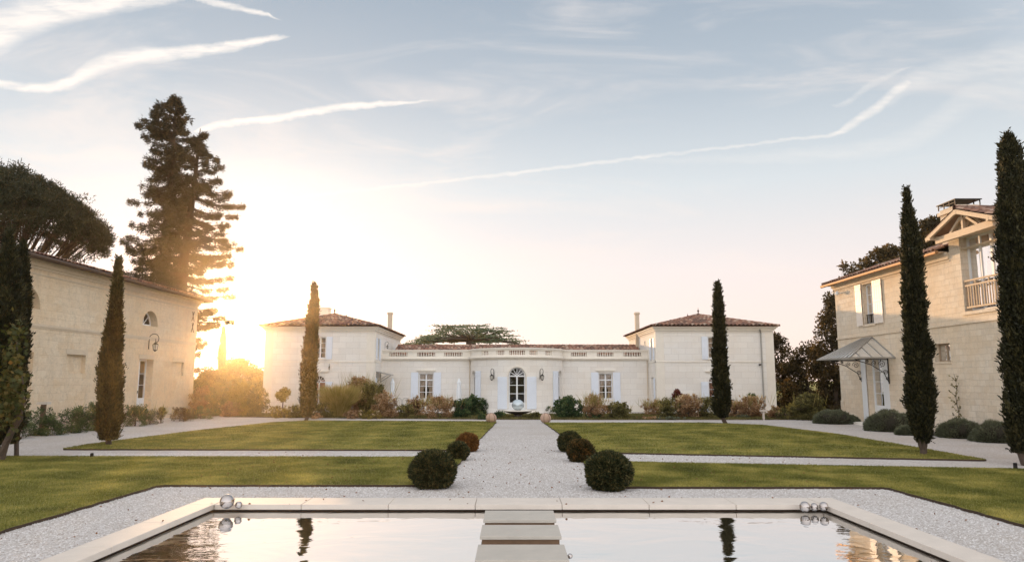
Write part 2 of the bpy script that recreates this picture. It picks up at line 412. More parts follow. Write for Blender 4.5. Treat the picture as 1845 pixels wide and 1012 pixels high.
def gravel_mat():
    m, t, out = new_mat('white_gravel')
    ob = t.node('ShaderNodeTexCoord').outputs['Object']
    vo = t.node('ShaderNodeTexVoronoi', {'Vector': ob, 'Scale': 38.0}); v2 = t.node('ShaderNodeTexVoronoi', {'Vector': ob, 'Scale': 55.0})
    g = t.node('ShaderNodeSeparateColor', {0: vo.outputs['Color']}).outputs[0]
    big = t.noise(ob, .5, 5, .6); mid = t.noise(ob, 3, 5, .7)
    c = t.ramp(g, [(0, (.36, .32, .29)), (.25, (.50, .46, .43)), (.6, (.58, .55, .53)), (1, (.68, .65, .63))])
    c = t.mix(t.ramp(big, [(.40, 0.0), (.70, .6)]), c, (.46, .40, .34))
    c = t.mix(t.ramp(mid, [(.58, 0.0), (.8, .4)]), c, (.42, .36, .31))
    c = t.mix(t.math('MULTIPLY', t.ramp(vo.outputs['Distance'], [(.35, 0.0), (.8, 1.0)]), .35), c, (.28, .24, .21))
    p = t.node('ShaderNodeBsdfPrincipled', {'Base Color': c, 'Roughness': .9, 'Specular IOR Level': .2})
    h = t.math('ADD', t.math('SUBTRACT', 1.0, vo.outputs['Distance']), t.math('MULTIPLY', v2.outputs['Distance'], -.4))
    b = t.node('ShaderNodeBump', {'Height': h, 'Strength': .7, 'Distance': .02}); t.l.new(b.outputs[0], p.inputs['Normal'])
    t.l.new(p.outputs[0], out.inputs[0]); return m
M['gravel'] = gravel_mat()
def lawn_mat(name='mown_lawn', k=1.2):
    m, t, out = new_mat(name)
    ob = t.node('ShaderNodeTexCoord').outputs['Object']
    n = t.noise(ob, .7, 5, .6); n2 = t.noise(ob, 9, 7, .8); n3 = t.noise(ob, 70, 3, .7)
    st = t.node('ShaderNodeTexWave', {'Vector': t.node('ShaderNodeMapping', {'Vector': ob, 'Rotation': (0, 0, R(4))}).outputs[0], 'Scale': .165, 'Distortion': 1.2, 'Detail': 2.0, 'Detail Scale': 1.2}).outputs['Fac']
    c = t.ramp(n2, [(.28, (.09 * k, .088 * k, .020 * k)), (.5, (.20 * k, .185 * k, .043 * k)), (.72, (.35 * k, .30 * k, .085 * k))])
    c = t.mix(t.math('MULTIPLY', st, .45), c, (.36 * k, .32 * k, .10 * k))
    c = t.mix(t.ramp(n, [(.45, 0.0), (.75, .5)]), c, (.22 * k, .17 * k, .06 * k))
    c = t.mix(t.ramp(n3, [(.30, .55), (.55, 0.0)]), c, (.04 * k, .045 * k, .012 * k))
    p = t.node('ShaderNodeBsdfPrincipled', {'Base Color': c, 'Roughness': .85, 'Specular IOR Level': .15})
    b = t.node('ShaderNodeBump', {'Height': t.math('ADD', n3, n2), 'Strength': .8, 'Distance': .03}); t.l.new(b.outputs[0], p.inputs['Normal'])
    t.l.new(p.outputs[0], out.inputs[0]); return m
M['lawn'] = lawn_mat()
M['field'] = lawn_mat('rough_field_grass', 1.0)
M['bed'] = plain('mulched_bed_soil', (.20, .15, .085), .95, var=.5, scale=1.5, bump=.5)
M['blade'] = foliage('grass_blade', [(0, (.035, .048, .013)), (.45, (.18, .185, .046)), (1, (.60, .50, .18))], .35, .9)
def water_mat():
    m, t, out = new_mat('still_water')
    ob = t.node('ShaderNodeTexCoord').outputs['Object']
    mp = t.node('ShaderNodeMapping', {'Vector': ob, 'Scale': (.75, 1.2, 1), 'Rotation': (0, 0, R(-12))}).outputs[0]
    n = t.noise(mp, 1.3, 3, .5, .6); n2 = t.noise(mp, 5.5, 3, .55, .3)
    msk = t.ramp(t.noise(ob, .45, 2), [(.42, .25), (.62, 1.0)])
    h = t.math('ADD', n, t.math('MULTIPLY', t.math('MULTIPLY', n2, msk), .16))
    b = t.node('ShaderNodeBump', {'Height': h, 'Strength': .5, 'Distance': .016})
    p = t.node('ShaderNodeBsdfPrincipled', {'Base Color': (.045, .038, .022), 'Roughness': .02, 'IOR': 16.0, 'Normal': b.outputs[0]})
    t.l.new(p.outputs[0], out.inputs[0]); return m
M['water'] = water_mat()
M['cypress'] = foliage('cypress_green', [(0, (.009, .010, .005)), (.5, (.027, .028, .012)), (1, (.085, .072, .028))], .2, 2.5)
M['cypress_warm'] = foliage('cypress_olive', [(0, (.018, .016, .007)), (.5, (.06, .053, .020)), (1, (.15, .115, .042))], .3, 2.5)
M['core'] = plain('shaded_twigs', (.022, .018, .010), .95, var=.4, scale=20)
M['conifer'] = foliage('conifer_needles', [(0, (.012, .011, .006)), (.5, (.030, .026, .012)), (1, (.06, .045, .02))], .12, .6)
M['pine'] = foliage('stone_pine_needles', [(0, (.010, .013, .006)), (.5, (.026, .030, .013)), (1, (.06, .055, .022))], .12, .5)
M['cedar'] = foliage('blue_green_cedar', [(0, (.07, .095, .062)), (.5, (.13, .165, .105)), (1, (.24, .235, .14))], .2, .7)
M['broad'] = foliage('brown_green_leaves', [(0, (.016, .014, .008)), (.5, (.06, .045, .02)), (1, (.21, .13, .05))], .35, .8)
M['green'] = foliage('dark_green_leaves', [(0, (.012, .03, .014)), (.5, (.05, .09, .035)), (1, (.18, .22, .09))], .22, 2.5)
M['olive'] = foliage('olive_leaves', [(0, (.03, .03, .012)), (.5, (.13, .12, .042)), (1, (.32, .27, .11))], .28, 2.5)
M['dry'] = foliage('dry_brown_leaves', [(0, (.11, .06, .03)), (.45, (.33, .20, .11)), (1, (.66, .46, .30))], .3, 2.5)
M['gold'] = foliage('yellow_green_leaves', [(0, (.10, .085, .02)), (.5, (.24, .19, .05)), (1, (.42, .33, .12))], .35, 2.5)
M['plume'] = foliage('cream_plumes', [(0, (.36, .25, .17)), (.5, (.58, .45, .32)), (1, (.76, .66, .52))], .4, 2.5)
M['straw'] = foliage('straw_blades', [(0, (.13, .12, .035)), (.5, (.32, .27, .095)), (1, (.56, .43, .22))], .35, 2.0)
M['redleaf'] = foliage('dark_red_leaves', [(0, (.06, .012, .012)), (.5, (.13, .03, .024)), (1, (.2, .07, .05))], .3, 2.5)
M['lavender'] = foliage('grey_green_leaves', [(0, (.05, .06, .035)), (.5, (.12, .13, .082)), (1, (.24, .25, .17))], .15, 3)
M['box'] = foliage('clipped_box_leaves', [(0, (.010, .014, .006)), (.5, (.036, .044, .017)), (1, (.17, .13, .05))], .2, 9)
M['box_mixed'] = foliage('box_leaves_with_rusty_tips', [(0, (.010, .013, .006)), (.5, (.04, .038, .014)), (.8, (.16, .085, .025)), (1, (.30, .14, .045))], .2, 4)
M['box_rust'] = foliage('rusty_box_leaves', [(0, (.05, .03, .012)), (.5, (.16, .075, .025)), (1, (.33, .15, .045))], .3, 5)
M['ivy'] = foliage('vine_leaves', [(0, (.03, .038, .012)), (.55, (.07, .075, .022)), (.85, (.16, .12, .035)), (1, (.30, .15, .04))], .3, 3)

# ------------------------------------------------------------------ ground, gravel, lawns
def sheet(name, poly, z, mat, skirt=None, kind='structure', zbot=-.02):
    b = MB(); b.face([(x, y, z) for x, y in poly])
    o = b.build(name, mat); tag(o, kind=kind)
    return o
G = MB()
# ground is one sheet to the horizon with the pool cut out of it
PK, PZ = .897, .20
PX0, PX1, PY0, PY1 = -4.72 * PK, 4.93 * PK, 3.0 * PK, 11.70 * PK          # inner edge of the pool coping
def ring(b, X0, X1, Y0, Y1, x0, x1, y0, y1, z):
    for q in (((X0, Y0), (X1, Y0), (x1, y0), (x0, y0)), ((X1, Y0), (X1, Y1), (x1, y1), (x1, y0)), ((X1, Y1), (X0, Y1), (x0, y1), (x1, y1)), ((X0, Y1), (X0, Y0), (x0, y0), (x0, y1))):
        b.face([(x, y, z) for x, y in q])
ring(G, -900, 900, -900, 1500, -5.0 * PK, 5.2 * PK, 2.7 * PK, 12.0 * PK, -.012)
tag(G.build('ground', M['field']), kind='structure')
gv = MB(); ring(gv, -18.78, 16.7, -3, 42.2, -5.0 * PK, 5.2 * PK, 2.7 * PK, 12.0 * PK, 0.0)
tag(gv.build('gravel_courtyard', M['gravel']), kind='structure')
gv = MB(); gv.face([(-12.5, 42.2, .001), (16.7, 42.2, .001), (16.7, 47, .001), (-12.5, 47, .001)]); tag(gv.build('house_terrace', M['gravel']), kind='structure')

def smooth_poly(pts, n=6):
    """Chaikin corner cutting for the soft lawn outlines"""
    for _ in range(n):
        q = []
        for a, b in zip(pts, pts[1:] + pts[:1]):
            L = math.hypot(b[0] - a[0], b[1] - a[1]); k = min(.15, .12 / L)
            q += [(a[0] * (1 - k) + b[0] * k, a[1] * (1 - k) + b[1] * k), (a[0] * k + b[0] * (1 - k), a[1] * k + b[1] * (1 - k))]
        pts = q
    return pts
def lawn(name, poly, top=.045, mat=None):
    poly = smooth_poly(poly, 2)
    # slightly ragged edge
    P = []
    for a, b in zip(poly, poly[1:] + poly[:1]):
        L = math.hypot(b[0] - a[0], b[1] - a[1]); k = max(1, int(L / .25))
        for i in range(k): P.append((a[0] + (b[0] - a[0]) * i / k + random.uniform(-.025, .025), a[1] + (b[1] - a[1]) * i / k + random.uniform(-.025, .025)))
    b = MB(); b.face([(x, y, top) for x, y in P])
    o = b.build(name, mat or M['lawn']); tag(o, kind='structure')
    s = MB()
    for a, c in zip(P, P[1:] + P[:1]): s.face([(a[0], a[1], -.01), (c[0], c[1], -.01), (c[0], c[1], top), (a[0], a[1], top)])
    tag(s.build('lawn_edge', M['soil']), kind='structure')
    return P
LAWNS = {}
LAWNS['bl'] = lawn('lawn', [(-.72, 35.3), (-10.2, 35.9), (-11.4, 34.5), (-12.5, 29), (-13.2, 23), (-13.1, 21.2), (-1.22, 20.95)])
LAWNS['br'] = lawn('lawn', [(1.5, 34.2), (9.0, 34.2), (11.2, 32.5), (12.1, 27), (12.0, 21), (11.9, 18.3), (2.05, 20.3)])
LAWNS['fl'] = lawn('lawn', [(-1.25, 19.0), (-17, 19.25), (-17, 2), (-6.8, 2), (-6.68, 13.98), (-1.3, 13.98)])
LAWNS['fr'] = lawn('lawn', [(1.75, 18.05), (1.7, 13.75), (6.95, 13.7), (7.2, 2), (16.0, 2), (16.0, 15.7)])
LAWNS['bed'] = lawn('planting_bed', [(-16, 40.3), (-6.8, 38.4), (0, 37.5), (4, 37.2), (14, 37.3), (17, 37.6), (17, 43.2), (9, 43.6), (4, 42.8), (-3, 42.8), (-9, 43.6), (-16, 43.6)], .03, M['bed'])

def pts_in(poly, n, cond=None):
    P = np.array(poly); x0, y0 = P.min(0); x1, y1 = P.max(0)
    out = []; tot = 0
    while tot < n:
        q = rng.random((n, 2)) * (x1 - x0, y1 - y0) + (x0, y0)
        ins = np.zeros(n, bool); j = len(P) - 1
        for i in range(len(P)):
            xi, yi = P[i]; xj, yj = P[j]
            c = ((yi > q[:, 1]) != (yj > q[:, 1])) & (q[:, 0] < (xj - xi) * (q[:, 1] - yi) / (yj - yi + 1e-12) + xi)
            ins ^= c; j = i
        if cond is not None: ins &= cond(q)
        q = q[ins]; out.append(q); tot += len(q)
        if len(q) == 0: break
    return np.concatenate(out)[:n]
def grass(poly, n, h, w, top=.045, cond=None, mat='blade'):
    q = pts_in(poly, n, cond); n = len(q)
    x, y = q[:, 0], q[:, 1]; ca, sa = math.cos(R(52)), math.sin(R(52))
    stripe = np.sin(x * 3.3 + .22 * y + .5 * np.sin(y * .45) + .3 * np.sin(y * 1.3 + x)); patch = np.sin(x * 1.7 + 2.1 * np.sin(y * .8)) * np.sin(y * 2.3 + 1.3 * np.sin(x * 1.1)) + .6 * np.sin(x * 5.3 + y * 3.1) * np.sin(y * 6.1 - x * 2.7)
    tone = .40 + .13 * stripe + .16 * patch + rng.normal(0, .06, n)
    C = np.column_stack([q, np.full(n, top - .005)])
    A = np.column_stack([rng.normal(0, .45, n), rng.normal(0, .45, n), np.ones(n)])
    o = leaves('lawn_grass', M[mat], C, A, h * rng.uniform(.5, 1.5, n), w, tri=True, tone=tone)
    return tag(o, kind='stuff')
vis = lambda q: (np.abs(q[:, 0]) < .76 * q[:, 1] + 1)
grass(LAWNS['fl'], 190000, .032, .012, cond=lambda q: vis(q) & (q[:, 1] > 8.5))
grass(LAWNS['fr'], 190000, .032, .012, cond=lambda q: vis(q) & (q[:, 1] > 8.5))
grass(LAWNS['bl'], 130000, .035, .018)
grass(LAWNS['br'], 130000, .035, .018)
grass(LAWNS['bed'], 60000, .09, .03, .03, mat='olive')

# loose stones over the gravel near the pool and along the path
def stones(n):
    def cond(q):
        x, y = q[:, 0], q[:, 1]
        pool = (x > -5.2 * PK) & (x < 5.4 * PK) & (y < 12.4 * PK)
        lawnL = (x < -1.15) & (y > 14.0) & (y < 19.2); lawnR = (x > 1.7) & (y > 13.72) & (y < 18.1)
        lawn2 = (y > 20.3) & ((x < -1.15) | (x > 1.6)); side = ((x < -6.72) | (x > 7.0)) & (y < 19.0)
        return ~(pool | lawnL | lawnR | lawn2 | side) & (np.abs(x) < .76 * y + .5) & (rng.random(len(q)) < np.clip(1.5 - (y - 8) / 14, .12, 1))
    q = pts_in([(-12, 7.6), (12, 7.6), (12, 27), (-12, 27)], n, cond); n = len(q)
    r = rng.uniform(.007, .018, n)[:, None]
    ang = rng.random(n) * 6.28
    V = np.empty((n, 5, 3))
    for k in range(4):
        a = ang + k * math.pi / 2 + rng.normal(0, .25, n)
        V[:, k, 0] = q[:, 0] + np.cos(a) * r[:, 0]; V[:, k, 1] = q[:, 1] + np.sin(a) * r[:, 0] * .8; V[:, k, 2] = .001
    V[:, 4, 0] = q[:, 0] + rng.normal(0, .3, n) * r[:, 0]; V[:, 4, 1] = q[:, 1] + rng.normal(0, .3, n) * r[:, 0]; V[:, 4, 2] = r[:, 0] * rng.uniform(.5, 1.0, n)
    idx = np.array([0, 1, 4, 1, 2, 4, 2, 3, 4, 3, 0, 4])
    F = (np.arange(n)[:, None] * 5 + idx[None]).ravel().astype(np.int32)
    me = bpy.data.meshes.new('loose_gravel'); me.vertices.add(n * 5); me.vertices.foreach_set('co', V.astype(np.float32).ravel())
    me.loops.add(n * 12); me.loops.foreach_set('vertex_index', F); me.polygons.add(n * 4)
    me.polygons.foreach_set('loop_start', np.arange(n * 4, dtype=np.int32) * 3); me.polygons.foreach_set('loop_total', np.full(n * 4, 3, np.int32)); me.update(calc_edges=True)
    at = me.attributes.new('tone', 'FLOAT', 'POINT'); at.data.foreach_set('value', np.repeat(rng.random(n), 5).astype(np.float32))
    m, t, out = new_mat('pebble'); a = t.node('ShaderNodeAttribute', attribute_name='tone').outputs['Fac']
    c = t.ramp(a, [(0, (.36, .31, .27)), (.2, (.48, .44, .41)), (.6, (.58, .55, .53)), (1, (.72, .69, .67))])
    t.l.new(t.node('ShaderNodeBsdfPrincipled', {'Base Color': c, 'Roughness': .85}).outputs[0], out.inputs[0]); me.materials.append(m)
    o = bpy.data.objects.new('loose_gravel', me); COL.objects.link(o); tag(o, kind='stuff')
stones(110000)

# ------------------------------------------------------------------ pool
WZ = -.035 + PZ
def pool():
    root = empty('garden_pool', (0, 12, 0), 'rectangular garden pool basin edged in pale cut stone coping', 'pool')
    # coping ring in separate slabs joined with fine gaps
    b = MB(); zt, zb = .06 + PZ, -.012 + PZ; wd = .42 * PK
    def run(a0, a1, fn, step=1.25):
        n = max(1, round((a1 - a0) / step))
        for i in range(n):
            s, e = a0 + (a1 - a0) * i / n + .003, a0 + (a1 - a0) * (i + 1) / n - .003
            fn(s, e, random.uniform(-.0012, .0012))
    run(PX0 + .01, PX1 - .01, lambda s, e, k: b.box(s, e, PY1, PY1 + .66 * PK, zb, zt + k))
    run(PY0, PY1 - .002, lambda s, e, k: b.box(PX0 - wd, PX0, s, e, zb, zt + k))
    run(PY0, PY1 - .002, lambda s, e, k: b.box(PX1, PX1 + wd, s, e, zb, zt + k))
    b.box(PX0 - wd, PX0 + .004, PY1 + .001, PY1 + .66 * PK, zb, zt); b.box(PX1 - .004, PX1 + wd, PY1 + .001, PY1 + .66 * PK, zb, zt)
    run(PX0 - wd, PX1 + wd, lambda s, e, k: b.box(s, e, PY0 - wd, PY0 - .002, zb, zt + k))
    o = b.build('coping', M['coping'], root, weld=True)
    bv = o.modifiers.new('b', 'BEVEL'); bv.width = .008; bv.segments = 2
    w = MB(); f = .03
    w.box(PX0 - wd + f, PX0 - .06, PY0 - wd + f, PY1 + .66 * PK - f, -.05, zb - .001); w.box(PX1 + .06, PX1 + wd - f, PY0 - wd + f, PY1 + .66 * PK - f, -.05, zb - .001)
    w.box(PX0 - .059, PX1 + .059, PY1 + .06, PY1 + .66 * PK - f, -.05, zb - .001); w.box(PX0 - .059, PX1 + .059, PY0 - wd + f, PY0 - .06, -.05, zb - .001)
    w.build('pool_wall', M['coping'], root)
    w = MB(); e = .05
    x0, x1, y0, y1 = PX0 - e, PX1 + e, PY0 - e, PY1 + e
    for p, q in (((x0, y0), (x1, y0)), ((x1, y0), (x1, y1)), ((x1, y1), (x0, y1)), ((x0, y1), (x0, y0))): w.face([(*p, -.7), (*q, -.7), (*q, PZ - .013), (*p, PZ - .013)])
    w.face([(x0, y0, -.7), (x1, y0, -.7), (x1, y1, -.7), (x0, y1, -.7)])
    w.build('basin', M['basin'], root)
    b = MB(); N = 1
    b.face([(x0 + .002, y0 + .002, WZ), (x1 - .002, y0 + .002, WZ), (x1 - .002, y1 - .002, WZ), (x0 + .002, y1 - .002, WZ)])
    tag(b.build('pool_water', M['water']), kind='structure')
pool()
for i, (ya, yb, lab) in enumerate(((10.45, 11.19, 'farthest pale stone stepping slab next to the back pool edge'), (9.38, 10.10, 'middle pale stone stepping slab between two others in the pool'), (8.16, 8.92, 'nearest pale stone stepping slab at the bottom of the picture'))):
    ya *= PK; yb *= PK
    c = (.11, (ya + yb) / 2, WZ)
    r = empty('stepping_slab', c, lab, 'stepping stone', 'stepping slabs crossing the pool')
    b = MB(); b.box((.11 - .515) * PK, (.11 + .515) * PK, ya, yb, PZ + .020, PZ + .06); o = b.build('slab_top', M['slab'], r, weld=True)
    bv = o.modifiers.new('b', 'BEVEL'); bv.width = .006; bv.segments = 2
    b = MB(); b.box((.11 - .49) * PK, (.11 + .49) * PK, ya + .02, yb - .02, -.69, PZ + .019); b.build('plinth', M['slab_plinth'], r)
for (u, v, rp, Y, lab) in ((409, 903, 13.5, 11.52, 'largest polished steel sphere, at the left back corner of the pool'), (430, 909, 7, 11.60, 'small polished steel sphere right beside the largest one at the left pool corner'),
                           (1450, 912, 10, 11.52, 'biggest of the three steel spheres at the right back pool corner'), (1467, 912.5, 7.5, 11.55, 'middle one of the three steel spheres at the right pool corner'),
                           (1484, 911.5, 8.5, 11.50, 'rightmost steel sphere tucked into the right pool corner'), (1027, 1001, 5, 8.45, 'tiny steel sphere floating beside the nearest stepping slab')):
    Y *= PK; p = gy(u, v, Y); r = rp * Y / F_PX * .9
    o = icosphere('steel_sphere', M['steel'], (p.x, p.y, max(p.z, WZ + r * .6)), r, loc=(p.x, p.y, WZ)); tag(o, lab, 'steel sphere', 'polished steel spheres around the pool')

# ------------------------------------------------------------------ building helpers
class Wall:
    """maps (u along the wall, z up, d inward) to the world"""
    def __init__(s, fn, curved=False): s.fn = fn; s.cur = curved
    def __call__(s, u, z, d=0.0): return s.fn(u, z, d)
    def box(s, b, u0, u1, z0, z1, d0, d1):
        n = max(1, int(math.ceil(abs(u1 - u0) / .14))) if s.cur else 1
        for i in range(n):
            a, e = u0 + (u1 - u0) * i / n, u0 + (u1 - u0) * (i + 1) / n
            b.hexa([s(a, z0, d0), s(e, z0, d0), s(e, z0, d1), s(a, z0, d1), s(a, z1, d0), s(e, z1, d0), s(e, z1, d1), s(a, z1, d1)])
    def strip(s, b, pts, w, d0, d1, closed=False):
        P = [Vector((p[0], p[1])) for p in pts]; L, Rr = [], []
        for i, p in enumerate(P):
            if closed: t = P[(i + 1) % len(P)] - P[i - 1]
            else: t = P[min(i + 1, len(P) - 1)] - P[max(i - 1, 0)]
            t.normalize(); nn = Vector((-t.y, t.x)) * w / 2; L.append(p + nn); Rr.append(p - nn)
        m = len(P) if closed else len(P) - 1
        for i in range(m):
            j = (i + 1) % len(P)
            b.hexa([s(Rr[i].x, Rr[i].y, d0), s(Rr[j].x, Rr[j].y, d0), s(Rr[j].x, Rr[j].y, d1), s(Rr[i].x, Rr[i].y, d1), s(L[i].x, L[i].y, d0), s(L[j].x, L[j].y, d0), s(L[j].x, L[j].y, d1), s(L[i].x, L[i].y, d1)])
def arc(uc, zs, r, rz, n=12, a0=0, a1=180):
    return [(uc + r * math.cos(R(a0 + (a1 - a0) * i / n)), zs + rz * math.sin(R(a0 + (a1 - a0) * i / n))) for i in range(n + 1)]
def wall_panel(b, W, U0, U1, Z0, Z1, ops, depth=.22):
    """ops: (u0,u1,z0,z1,arch_rise); arch_rise 0 = square head"""
    us = sorted(set([U0, U1] + [x for o in ops for x in o[:2]])); zs = sorted(set([Z0, Z1] + [x for o in ops for x in o[2:4]]))
    if W.cur:
        nu = []
        for a, c in zip(us, us[1:]):
            k = max(1, int(math.ceil((c - a) / .14))); nu += [a + (c - a) * i / k for i in range(k)]
        us = nu + [us[-1]]
    for a, c in zip(us, us[1:]):
        for e, f in zip(zs, zs[1:]):
            m, n = (a + c) / 2, (e + f) / 2
            if any(o[0] < m < o[1] and o[2] < n < o[3] for o in ops): continue
            b.face([W(a, e), W(c, e), W(c, f), W(a, f)], [(a, e), (c, e), (c, f), (a, f)])
    for (u0, u1, z0, z1, rise) in ops:
        zt = z1 - rise; uc = (u0 + u1) / 2
        b.face([W(u0, z0), W(u1, z0), W(u1, z0, depth), W(u0, z0, depth)])
        b.face([W(u0, z0), W(u0, zt), W(u0, zt, depth), W(u0, z0, depth)]); b.face([W(u1, z0), W(u1, zt), W(u1, zt, depth), W(u1, z0, depth)])
        if rise <= 0: b.face([W(u0, z1), W(u1, z1), W(u1, z1, depth), W(u0, z1, depth)])
        else:
            A = arc(uc, zt, (u1 - u0) / 2, rise, 14)
            for p, q in zip(A, A[1:]):
                b.face([W(*p), W(*q), W(*q, depth), W(*p, depth)])
                cx = u1 if (p[0] + q[0]) / 2 > uc else u0
                b.face([W(*p), W(*q), W(cx, z1)], [p, q, (cx, z1)])
            b.face([W(u1, z1), W(uc, z1), W(uc, z1 + .0001)], [(0, 0)] * 3)
def opening_fill(root, W, u0, u1, z0, z1, rise=0.0, d=.14, cols=2, rows=(.25, .5, .75), panel=0.0, name='window', curtain=None, fw=.06, mw=.028, mull=.07, mat='white_paint', blind=None, room=.75, fan=4, transom=0.0):
    """joinery of a window or door: frame and bars, glass, curtain, dark room behind"""
    zt = z1 - rise; uc = (u0 + u1) / 2; b = MB()
    W.box(b, u0, u0 + fw, z0, zt, d, d + .06); W.box(b, u1 - fw, u1, z0, zt, d, d + .06); W.box(b, u0 + fw, u1 - fw, z0, z0 + fw * 1.2, d, d + .06)
    if rise:
        W.strip(b, arc(uc, zt, (u1 - u0) / 2 - fw / 2, rise - fw / 2, 14), fw, d, d + .06)
        W.box(b, u0 + fw, u1 - fw, zt - fw * .6, zt + fw * .7, d - .008, d + .062)
        for i in range(1, fan):
            a = 180 * i / fan; r = (u1 - u0) / 2 - fw * .8
            W.strip(b, [(uc + .06 * math.cos(R(a)), zt + .08 * math.sin(R(a))), (uc + r * math.cos(R(a)), zt + (rise - fw * .8) * math.sin(R(a)))], mw * 1.1, d + .01, d + .045)
        ztop = zt - fw * .6
    else:
        W.box(b, u0 + fw, u1 - fw, z1 - fw, z1, d, d + .06); ztop = z1 - fw
    zb = z0 + fw * 1.2
    if panel:
        W.box(b, u0 + fw, u1 - fw, zb, zb + panel, d + .012, d + .05)
        for k in range(cols):
            a = u0 + fw + (u1 - u0 - 2 * fw) * k / cols + .07; e = u0 + fw + (u1 - u0 - 2 * fw) * (k + 1) / cols - .07
            if e > a: W.box(b, a, e, zb + .08, zb + panel - .06, d + .002, d + .012)
        zb += panel
    for k in range(1, cols):
        u = u0 + fw + (u1 - u0 - 2 * fw) * k / cols; W.box(b, u - mull / 2, u + mull / 2, zb, ztop, d - .006, d + .056)
    for f in rows:
        z = zb + (ztop - zb) * f; W.box(b, u0 + fw, u1 - fw, z - mw / 2, z + mw / 2, d + .012, d + .045)
    if transom: z = zb + (ztop - zb) * transom; W.box(b, u0 + fw, u1 - fw, z - .04, z + .04, d - .004, d + .058)
    o = b.build(name, M[mat], root)
    g = MB()
    P = [(u0 + fw / 2, zb), (u1 - fw / 2, zb)] + ([(u1 - fw / 2, z1 - fw / 2), (u0 + fw / 2, z1 - fw / 2)] if not rise else arc(uc, zt, (u1 - u0) / 2 - fw / 2, rise - fw / 2, 14))
    g.face([W(p[0], p[1], d + .03) for p in P]); g.build('pane', M['glass'], o)
    if curtain:
        w2 = (u1 - u0) / 2 - fw; zc1 = z1 - fw * .5 - (rise * .6); zc0 = zb
        N = 9
        for sgn in (-1, 1):
            edge = u0 + fw if sgn < 0 else u1 - fw; c = MB()
            for i in range(N):
                for j in range(6):
                    def pt(a, t):
                        fl = (1.0 if t > .92 else .55 + .45 * (t / .92) ** 1.0 if t > .35 else .55 + .18 * (1 - t / .35))
                        return W(edge - sgn * w2 * .98 * fl * a, zc0 + (zc1 - zc0) * t, d + .13 + .025 * math.sin(a * 22))
                    c.face([pt(i / N, j / 6), pt((i + 1) / N, j / 6), pt((i + 1) / N, (j + 1) / 6), pt(i / N, (j + 1) / 6)])
            c.build('curtain', M[curtain], o)
    if blind:
        c = MB(); W.box(c, u0 + fw, u1 - fw, zb + (ztop - zb) * blind, z1 - fw - rise * .3, d + .12, d + .13); c.build('blind', M['curtain'], o)
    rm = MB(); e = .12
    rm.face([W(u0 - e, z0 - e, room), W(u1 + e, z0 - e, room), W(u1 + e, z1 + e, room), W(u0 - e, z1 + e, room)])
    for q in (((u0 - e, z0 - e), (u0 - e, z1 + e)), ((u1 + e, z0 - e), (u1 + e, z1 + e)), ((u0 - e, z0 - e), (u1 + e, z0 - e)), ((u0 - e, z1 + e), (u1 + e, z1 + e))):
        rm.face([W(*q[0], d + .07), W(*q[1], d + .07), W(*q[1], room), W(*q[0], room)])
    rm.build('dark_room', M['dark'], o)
    return o
def shutter(root, W, u0, u1, z0, z1, mat='blue_shutter', d=-.055, arch_rise=0.0):
    b = MB(); t = .035; W.box(b, u0, u1, z0, z1, d, d + t)
    n = 4
    for z in (z0 + .12 * (z1 - z0), z0 + .5 * (z1 - z0), z0 + .86 * (z1 - z0)): W.box(b, u0 + .02, u1 - .02, z, z + .075, d - .014, d)
    for k in range(1, n): # board joints as proud cover strips
        u = u0 + (u1 - u0) * k / n; W.box(b, u - .006, u + .006, z0 + .01, z1 - .01, d - .005, d)
    o = b.build('shutter', M[mat], root)
    return o
def roof_slope(b, poly, tile=.25, course=.40, h=.085, off=0.02):
    """poly: planar convex, first edge is the eave; clay tile relief clipped to it"""
    P = [Vector(p) for p in poly]; e = (P[1] - P[0]).normalized()
    nrm = None
    for i in range(2, len(P)):
        nrm = (P[1] - P[0]).cross(P[i] - P[0])
        if nrm.length > 1e-4: break
    nrm.normalize()
    if nrm.z < 0: nrm = -nrm
    s = nrm.cross(e)
    if s.z < 0: s = -s
    uv = [((p - P[0]).dot(e), (p - P[0]).dot(s)) for p in P]
    ua, ub = min(x for x, y in uv), max(x for x, y in uv); vb = max(y for x, y in uv)
    k = 6; nu = int(math.ceil((ub - ua) / tile)) * k; nv = int(math.ceil(vb / course))
    bm = bmesh.new(); uvl = bm.loops.layers.uv.new('UVMap'); rows = []; vv = []
    for j in range(nv):
        vv += [(j * course, .030), ((j + 1) * course - .002, .004)]
    prof = [abs(math.sin(math.pi * (i % k) / k)) ** .7 for i in range(nu + 1)]
    jit = [random.uniform(-.008, .008) for _ in range(nu // k + 2)]
    for (v, st) in vv:
        rr = []
        for i in range(nu + 1):
            u = ua + i * tile / k
            rr.append(bm.verts.new(P[0] + e * u + s * v + nrm * (off + st + h * prof[i] + jit[i // k])))
        rows.append(rr)
    for j in range(len(rows) - 1):
        for i in range(nu):
            f = bm.faces.new((rows[j][i], rows[j][i + 1], rows[j + 1][i + 1], rows[j + 1][i]))
            cu = (i // k) + .5; cv = (j // 2) + .5
            for l in f.loops: l[uvl].uv = (cu, cv)
    c = sum(P, Vector()) / len(P)
    for a, q in zip(P, P[1:] + P[:1]):
        if (a, q) == (P[0], P[1]): continue
        pn = (q - a).cross(nrm).normalized()
        if pn.dot(c - a) > 0: pn = -pn
        bmesh.ops.bisect_plane(bm, geom=bm.verts[:] + bm.edges[:] + bm.faces[:], dist=1e-5, plane_co=a, plane_no=pn, clear_outer=True)
    for f in bm.faces:
        b.face([v.co.copy() for v in f.verts], [tuple(l[uvl].uv) for l in f.loops])
    bm.free()
    # under-deck and tile butt ends at the eave
    b.face([p for p in P], [(0, 0)] * len(P))
